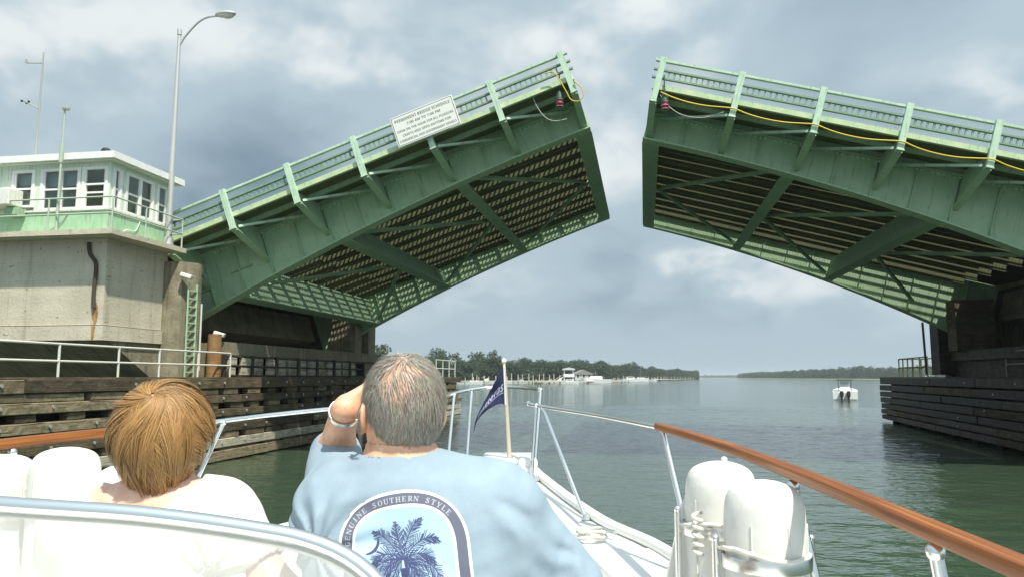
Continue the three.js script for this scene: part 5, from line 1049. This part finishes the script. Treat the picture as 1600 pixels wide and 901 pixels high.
  { // the print is the patch of cloth under it, half a millimetre proud
    const p = shirtG.attributes.position, nn = shirtG.attributes.normal, pos = [], nor = [], uv = [], id = shirtG.index.array;
    const uvAt = (x, y) => { const ca = Math.cos(0.13), sa = Math.sin(0.13), ox = PX + PW / 2, oy = PY - 0.13, dx = x - ox, dy = y - oy; return [(dx * ca + dy * sa + ox - PX) / PW, (-dx * sa + dy * ca + oy - (PY - PH)) / PH]; };
    const inside = (u, v) => { if (u < 0.012 || u > 0.988 || v < 0 || v > 0.988) return false; const x = u * 832, y = (1 - v) * 1024; if (y > 370) return true; return x < 400 ? ((x - 400) / 394) ** 2 * 1.0 + ((y - 350) / 345) ** 2 < 1.02 + 0.0 : ((x - 400) / 424) ** 2 + ((y - 385) / 380) ** 2 < 1.02; };
    for (let i = 0; i < id.length; i += 3) {
      const k = [id[i], id[i + 1], id[i + 2]];
      if (!k.every((q) => nn.getZ(q) > 0.15 && p.getZ(q) > 0)) continue;
      if (!k.some((q) => inside(...uvAt(p.getX(q), p.getY(q))))) continue;
      for (const q of k) { pos.push(p.getX(q) + nn.getX(q) * 0.0008, p.getY(q) + nn.getY(q) * 0.0008, p.getZ(q) + nn.getZ(q) * 0.0008); nor.push(nn.getX(q), nn.getY(q), nn.getZ(q)); uv.push(...uvAt(p.getX(q), p.getY(q))); }
    }
    const g = new THREE.BufferGeometry(); g.setAttribute('position', new THREE.Float32BufferAttribute(pos, 3)); g.setAttribute('normal', new THREE.Float32BufferAttribute(nor, 3)); g.setAttribute('uv', new THREE.Float32BufferAttribute(uv, 2));
    part('shirt_print', g, std({ map: ptx, alphaTest: 0.5, roughness: 0.85, bumpMap: noiseBump, bumpScale: 0.0004 }), t);
  }
  part('trousers', surfaceNets((x, y, z) => Math.max(Math.min(legs(x, y, z) - 0.018, cap([-0.1, 0.06, 0], [0.1, 0.06, 0], 0.17, 0.17)(x, y, z) - 0.005), -0.4 - y, y - 0.1), [-0.32, -0.45, -0.66], [0.36, 0.14, 0.24], 0.014), std({ color: new THREE.Color().setRGB(0.25, 0.22, 0.16), roughness: 0.95 }), t);
  // watch band
  { const a = V(...lerp3(LE, LW, 0.93)), d = V(LW[0] - LE[0], LW[1] - LE[1], LW[2] - LE[2]).normalize(), q = new THREE.Quaternion().setFromUnitVectors(V(0, 0, 1), d), b = part('watch', [new THREE.TorusGeometry(0.0345, 0.0032, 8, 40).scale(1, 1, 2.0), new THREE.TorusGeometry(0.0352, 0.0016, 6, 40).translate(0, 0, 0.006), new THREE.TorusGeometry(0.0352, 0.0016, 6, 40).translate(0, 0, -0.006)].map((g) => g.applyQuaternion(q).translate(a.x, a.y, a.z)), std({ color: new THREE.Color().setRGB(0.7, 0.68, 0.62), metalness: 0.9, roughness: 0.25 }), t); void b; }
  // short grey hair, thin at the crown
  {
    const q = rng(404), S = [], n0 = (p) => [(p[0] - HC[0]) / 0.0074, (p[1] - HC[1] - 0.02) / 0.0105, (p[2] - HC[2] - 0.01) / 0.0105];
    const bald = V(HC[0] + 0.006, HC[1] + 0.066, HC[2] + 0.09);
    const surf = (d) => { let lo = 0, hi = 0.25; for (let i = 0; i < 14; i++) { const m = (lo + hi) / 2; head(HC[0] + d.x * m, HC[1] + 0.02 + d.y * m, HC[2] + 0.01 + d.z * m) < 0 ? lo = m : hi = m; } return [HC[0] + d.x * lo, HC[1] + 0.02 + d.y * lo, HC[2] + 0.01 + d.z * lo]; };
    let made = 0;
    while (made < 21000) {
      const a = q() * 6.283, y = q() * 1.75 - 0.75, s = Math.sqrt(Math.max(0, 1 - Math.min(1, y * y))), d = V(Math.cos(a) * s, Math.min(1, y), Math.sin(a) * s).normalize();
      const p = surf(d), o = own(p);
      if (o[2] < -0.03 && o[1] < 0.07) continue;                             // face
      if (o[2] < 0.022 && o[1] < 0.012) continue;                            // ears and what lies below them
      const dist = Math.hypot(p[0] - bald.x, p[1] - bald.y, p[2] - bald.z), thin = sstep(0.025, 0.108, dist + 0.02 * fbm(p[0] * 30, p[1] * 30, p[2] * 30, 3));
      if (q() > 0.10 + 0.90 * thin) continue;
      if (p[1] < HC[1] - 0.098 + 0.012 * Math.sin(p[0] * 90)) continue;      // nape
      made++;
      // flow: away from the crown, down and a little to the right; short and slightly lifted
      const out = V(p[0] - bald.x, p[1] - bald.y - 0.02, p[2] - bald.z + 0.03).normalize(), n = V(...n0(p)).normalize(), fl = V(0.18, -0.75, 0.05).add(out.multiplyScalar(0.8)).add(V(fbm(p[0] * 18, p[1] * 18, 1, 3) * 2.4 + (q() - 0.5) * 0.5, (q() - 0.5) * 0.4, fbm(p[0] * 18, p[1] * 18, 9, 3) * 1.6 + (q() - 0.5) * 0.4));
      fl.addScaledVector(n, -fl.dot(n)).normalize();
      const L = (0.020 + 0.017 * q()) * (0.75 + 0.5 * thin), lift = 0.14 + 0.28 * q(), path = [];
      for (let i = 0; i < 5; i++) { const f = i / 4; path.push([p[0] + fl.x * L * f + n.x * (0.0015 + L * lift * f * (1.15 - 0.75 * f)), p[1] + fl.y * L * f + n.y * (0.0015 + L * lift * f * (1.15 - 0.75 * f)) - 0.003 * f * f, p[2] + fl.z * L * f + n.z * (0.0015 + L * lift * f * (1.15 - 0.75 * f))]); }
      const g = q(), tone = g < 0.35 ? [0.46, 0.43, 0.375] : g < 0.75 ? [0.35, 0.315, 0.265] : [0.25, 0.22, 0.18];
      S.push({ path, w: 0.00045 + 0.0003 * q(), tone: tone.map((x) => x * (0.85 + 0.3 * q())), n0 });
    }
    hairMesh('hair', hairGeo(S), t, 0.5);
  }
}
// ---- the woman: seated left of him, back to us, short golden brown hair
{
  const t = thing('person', 'woman with short golden brown hair and white top seated behind the windscreen', 'person', boatPlace(-0.838, 1.62, 1.86), YAW);
  const HC = [0.01, 0.745, 0.0], hf = headField(1.0), head = (x, y, z) => hf(x - HC[0], y - HC[1], z - HC[2]);
  const LS = [-0.19, 0.535, 0.0], LE = [-0.25, 0.29, -0.03], LW = [-0.14, 0.17, -0.24], RS = [0.155, 0.55, 0.0], RE = [0.335, 0.37, 0.06], RW = [0.28, 0.2, -0.1];
  const torso = union(0.09, [cap([-0.08, 0.12, 0], [-0.08, 0.42, 0.0], 0.135, 0.105), cap([0.07, 0.12, 0], [0.06, 0.42, 0.0], 0.135, 0.105), cap([-0.16, 0.535, 0], [0.13, 0.55, 0], 0.058, 0.058), cap([0, 0.585, 0.0], [-0.16, 0.545, 0], 0.05, 0.055), cap([0, 0.585, 0.0], [0.14, 0.555, 0], 0.05, 0.055)]);
  const neck = cap([0, 0.56, 0.0], [0.01, 0.68, 0.0], 0.055, 0.05), armL = union(0.04, [cap(LS, LE, 0.056, 0.04), cap(LE, LW, 0.04, 0.028)]), armR = union(0.04, [cap(RS, RE, 0.056, 0.046), cap(RE, RW, 0.044, 0.028)]);
  const legs = union(0.08, [cap([-0.1, 0.03, -0.05], [-0.13, 0.0, -0.46], 0.09, 0.06), cap([-0.13, 0.0, -0.46], [-0.13, -0.42, -0.48], 0.055, 0.04), cap([0.1, 0.03, -0.05], [0.13, 0.0, -0.46], 0.09, 0.06), cap([0.13, 0.0, -0.46], [0.13, -0.42, -0.48], 0.055, 0.04), cap([-0.13, -0.46, -0.46], [-0.14, -0.46, -0.6], 0.035, 0.03), cap([0.13, -0.46, -0.46], [0.14, -0.46, -0.6], 0.035, 0.03)]);
  const bodyF = union(0.045, [torso, neck, armL, armR, legs]);
  const hL = handField(LW, [0.3, -0.2, -0.9], [0.9, 0, 0.3], [0, 1, 0], 0.35, 0.88), hR = handField(RW, [-0.3, -0.3, -0.9], [-0.9, 0, 0.3], [0, 1, 0], 0.35, 0.88);
  const skinM = skinMat(0xe0ab94, 0xedc1aa, 0xcf907c);
  part('body', joinGeo([
    surfaceNets((x, y, z) => smin(bodyF(x, y, z), head(x, y, z), 0.03), [-0.36, -0.52, -0.66], [0.38, 0.68, 0.2], 0.0125),
    surfaceNets((x, y, z) => Math.max(smin(head(x, y, z), neck(x, y, z), 0.03), 0.63 - y), [-0.12, 0.62, -0.16], [0.14, 0.9, 0.14], 0.004),
    surfaceNets((x, y, z) => smin(armL(x, y, z), hL(x, y, z), 0.012), [-0.22, 0.05, -0.46], [-0.02, 0.24, -0.19], 0.0042),
    surfaceNets((x, y, z) => smin(armR(x, y, z), hR(x, y, z), 0.012), [0.1, 0.08, -0.36], [0.3, 0.28, -0.1], 0.0042),
  ]), skinM, t);
  for (const s of [-1, 1]) part('eye', new THREE.SphereGeometry(0.0115, 14, 10).translate(HC[0] + s * 0.032, HC[1] + 0.008, -0.089), std({ color: new THREE.Color().setRGB(0.7, 0.7, 0.68), roughness: 0.2 }), t);
  const slL = cap(LS, lerp3(LS, LE, 0.62), 0.074, 0.07), slR = cap(RS, lerp3(RS, RE, 0.42), 0.076, 0.076), base = union(0.05, [(x, y, z) => torso(x, y, z) - 0.011, slL, slR]), oL = cap(lerp3(LS, LE, 0.5), lerp3(LS, LE, 1.1), 0.058, 0.057), oR = cap(lerp3(RS, RE, 0.38), lerp3(RS, RE, 1.1), 0.055, 0.053);
  const scoop = ell([-0.025, 0.66, 0.03], [0.135, 0.095, 0.15]), fold = (x, y, z) => { const w = fbm(x * 6, y * 6, z * 6, 3), a = Math.atan2(y - 0.44, x - 0.17), d = Math.hypot(x - 0.17, y - 0.44); return 0.005 * fbm(x * 8, y * 5, z * 6, 4) + 0.006 * Math.sin(a * 9 + w * 5) * Math.exp(-((d - 0.06) ** 2) / 0.005) + 0.003 * Math.sin((y + x * 0.4) * 55 + w * 9) * sstep(0.55, 0.3, y); };
  part('blouse', surfaceNets((x, y, z) => Math.max(base(x, y, z) + fold(x, y, z), -oL(x, y, z), -oR(x, y, z), -scoop(x, y, z), 0.03 - y), [-0.38, 0.0, -0.2], [0.42, 0.7, 0.22], 0.009), std({ color: new THREE.Color().setRGB(0.8, 0.79, 0.74), roughness: 0.85, bumpMap: noiseBump, bumpScale: 0.0008 }), t);
  part('trousers', surfaceNets((x, y, z) => Math.max(Math.min(legs(x, y, z) - 0.016, cap([-0.08, 0.06, 0], [0.08, 0.06, 0], 0.14, 0.14)(x, y, z)), -0.4 - y, y - 0.1), [-0.28, -0.45, -0.6], [0.28, 0.14, 0.2], 0.014), std({ color: new THREE.Color().setRGB(0.5, 0.47, 0.4), roughness: 0.95 }), t);
  // hair: a full short cut falling from a whorl at the back of the crown
  const q = rng(777), C = [HC[0] - 0.0, HC[1] - 0.0, 0.012], RX = 0.112, RYu = 0.124, RZ = 0.122, whorl = V(0.02, 0.80, 0.60).normalize();
  const ax = V(1, 0, 0).addScaledVector(whorl, -whorl.x).normalize(), az = whorl.clone().cross(ax), n0 = (p) => [(p[0] - C[0]) / RX ** 2 * 0.013, (p[1] - C[1]) / RYu ** 2 * 0.013, (p[2] - C[2]) / RZ ** 2 * 0.013];
  const shell = (d, k) => { // outline of the cut: round above, narrowing to the nape
    const low = clamp(-d.y, 0, 1), side = 1 - 0.46 * Math.pow(low, 1.5);
    return [C[0] + d.x * RX * side * k, C[1] + d.y * (d.y > 0 ? RYu : 0.168) * k, C[2] + d.z * RZ * (1 - 0.22 * low) * k];
  };
  const S = [];
  // locks: bundles of strands that share a wave and draw together at the tip
  const locks = [];
  for (let i = 0; i < 620; i++) locks.push({ a: q() * 6.283, start: 0.03 + 1.25 * q() * q(), len: 0.65 + 0.95 * q(), k: 0.88 + 0.13 * q(), ph: q() * 6.28, bend: (q() - 0.5) * 0.85, tone: q(), lift: 0.02 + 0.05 * q(), fl: (q() - 0.38) * 0.11 });
  locks.forEach((L) => {
    for (let i = 0; i < 20; i++) {
      const spread = (q() - 0.5), path = [], depth = q();
      let ok = true;
      for (let j = 0; j < 11; j++) {
        const f = j / 10, th = L.start + (L.len + (depth - 0.5) * 0.2) * f, swirl = 1.5 * Math.exp(-th * 2.0), gather = lerp(0.30, 0.10, f) / Math.max(0.35, Math.sin(Math.min(th, 2.2)));
        const tw = L.a + spread * gather + swirl + L.bend * f + 0.06 * Math.sin(f * 4 + L.ph), dir = whorl.clone().multiplyScalar(Math.cos(th)).addScaledVector(ax, Math.sin(th) * Math.cos(tw)).addScaledVector(az, Math.sin(th) * Math.sin(tw));
        if (dir.z < -0.55 && dir.y < 0.35) { ok = j > 4; break; }
        if (dir.y < -0.95) break;
        const lift = 1 + L.lift * Math.sin(f * 3.0) + L.fl * f * f - 0.05 * Math.exp(-((th / 0.22) ** 2)) - 0.03 * Math.abs(spread), p = shell(dir, (L.k + 0.03 * depth) * lift);
        p[0] += 0.004 * Math.sin(f * 5 + L.ph) * f; p[2] += 0.003 * Math.sin(f * 7 + L.ph * 2) * f; 
        path.push(p);
      }
      if (!ok || path.length < 4) continue;
      const v = clamp(0.42 + (L.tone - 0.5) * 0.4 + (q() - 0.5) * 0.42, 0, 1), tone = mix3(mix3([0.17, 0.083, 0.027], [0.38, 0.205, 0.068], sstep(0, 0.55, v)), [0.66, 0.44, 0.19], sstep(0.55, 1, v));
      S.push({ path, w: 0.0006 + 0.0007 * q(), tone, n0 });
    }
  });
  // loose hairs standing off the outline
  for (let i = 0; i < 700; i++) { const a = q() * 6.283, th0 = 0.2 + q() * 1.3, path = []; for (let j = 0; j < 6; j++) { const f = j / 5, th = th0 + 0.35 * f, dir = whorl.clone().multiplyScalar(Math.cos(th)).addScaledVector(ax, Math.sin(th) * Math.cos(a + f * 0.3)).addScaledVector(az, Math.sin(th) * Math.sin(a + f * 0.3)); if (dir.z < -0.4) break; path.push(shell(dir, 1.0 + 0.11 * Math.sin(f * 2.6) * (0.4 + q() * 0.2))); } if (path.length > 3) S.push({ path, w: 0.0005, tone: [0.5, 0.3, 0.11], n0 }); }
  const capG = new THREE.SphereGeometry(1, 48, 36), cp = capG.attributes.position, keep = [], ci = capG.index.array;
  for (let i = 0; i < cp.count; i++) { const d = V(cp.getX(i), cp.getY(i), cp.getZ(i)).normalize(); cp.setXYZ(i, ...shell(d, 0.9)); }
  for (let i = 0; i < ci.length; i += 3) { const y = Math.max(...[0, 1, 2].map((k) => (cp.getY(ci[i + k]) - C[1]))), z = Math.min(...[0, 1, 2].map((k) => cp.getZ(ci[i + k]))); if (y > -0.128 && !(z < -0.05 && y < 0.05)) keep.push(ci[i], ci[i + 1], ci[i + 2]); }
  capG.setIndex(keep); capG.computeVertexNormals();
  const hairM = hairMesh('hair', hairGeo(S), t, 0.42);
  part('under_hair', capG, std({ color: new THREE.Color().setRGB(0.16, 0.08, 0.025), roughness: 0.7, side: THREE.DoubleSide }), hairM);
}
renderer.render(scene, camera);
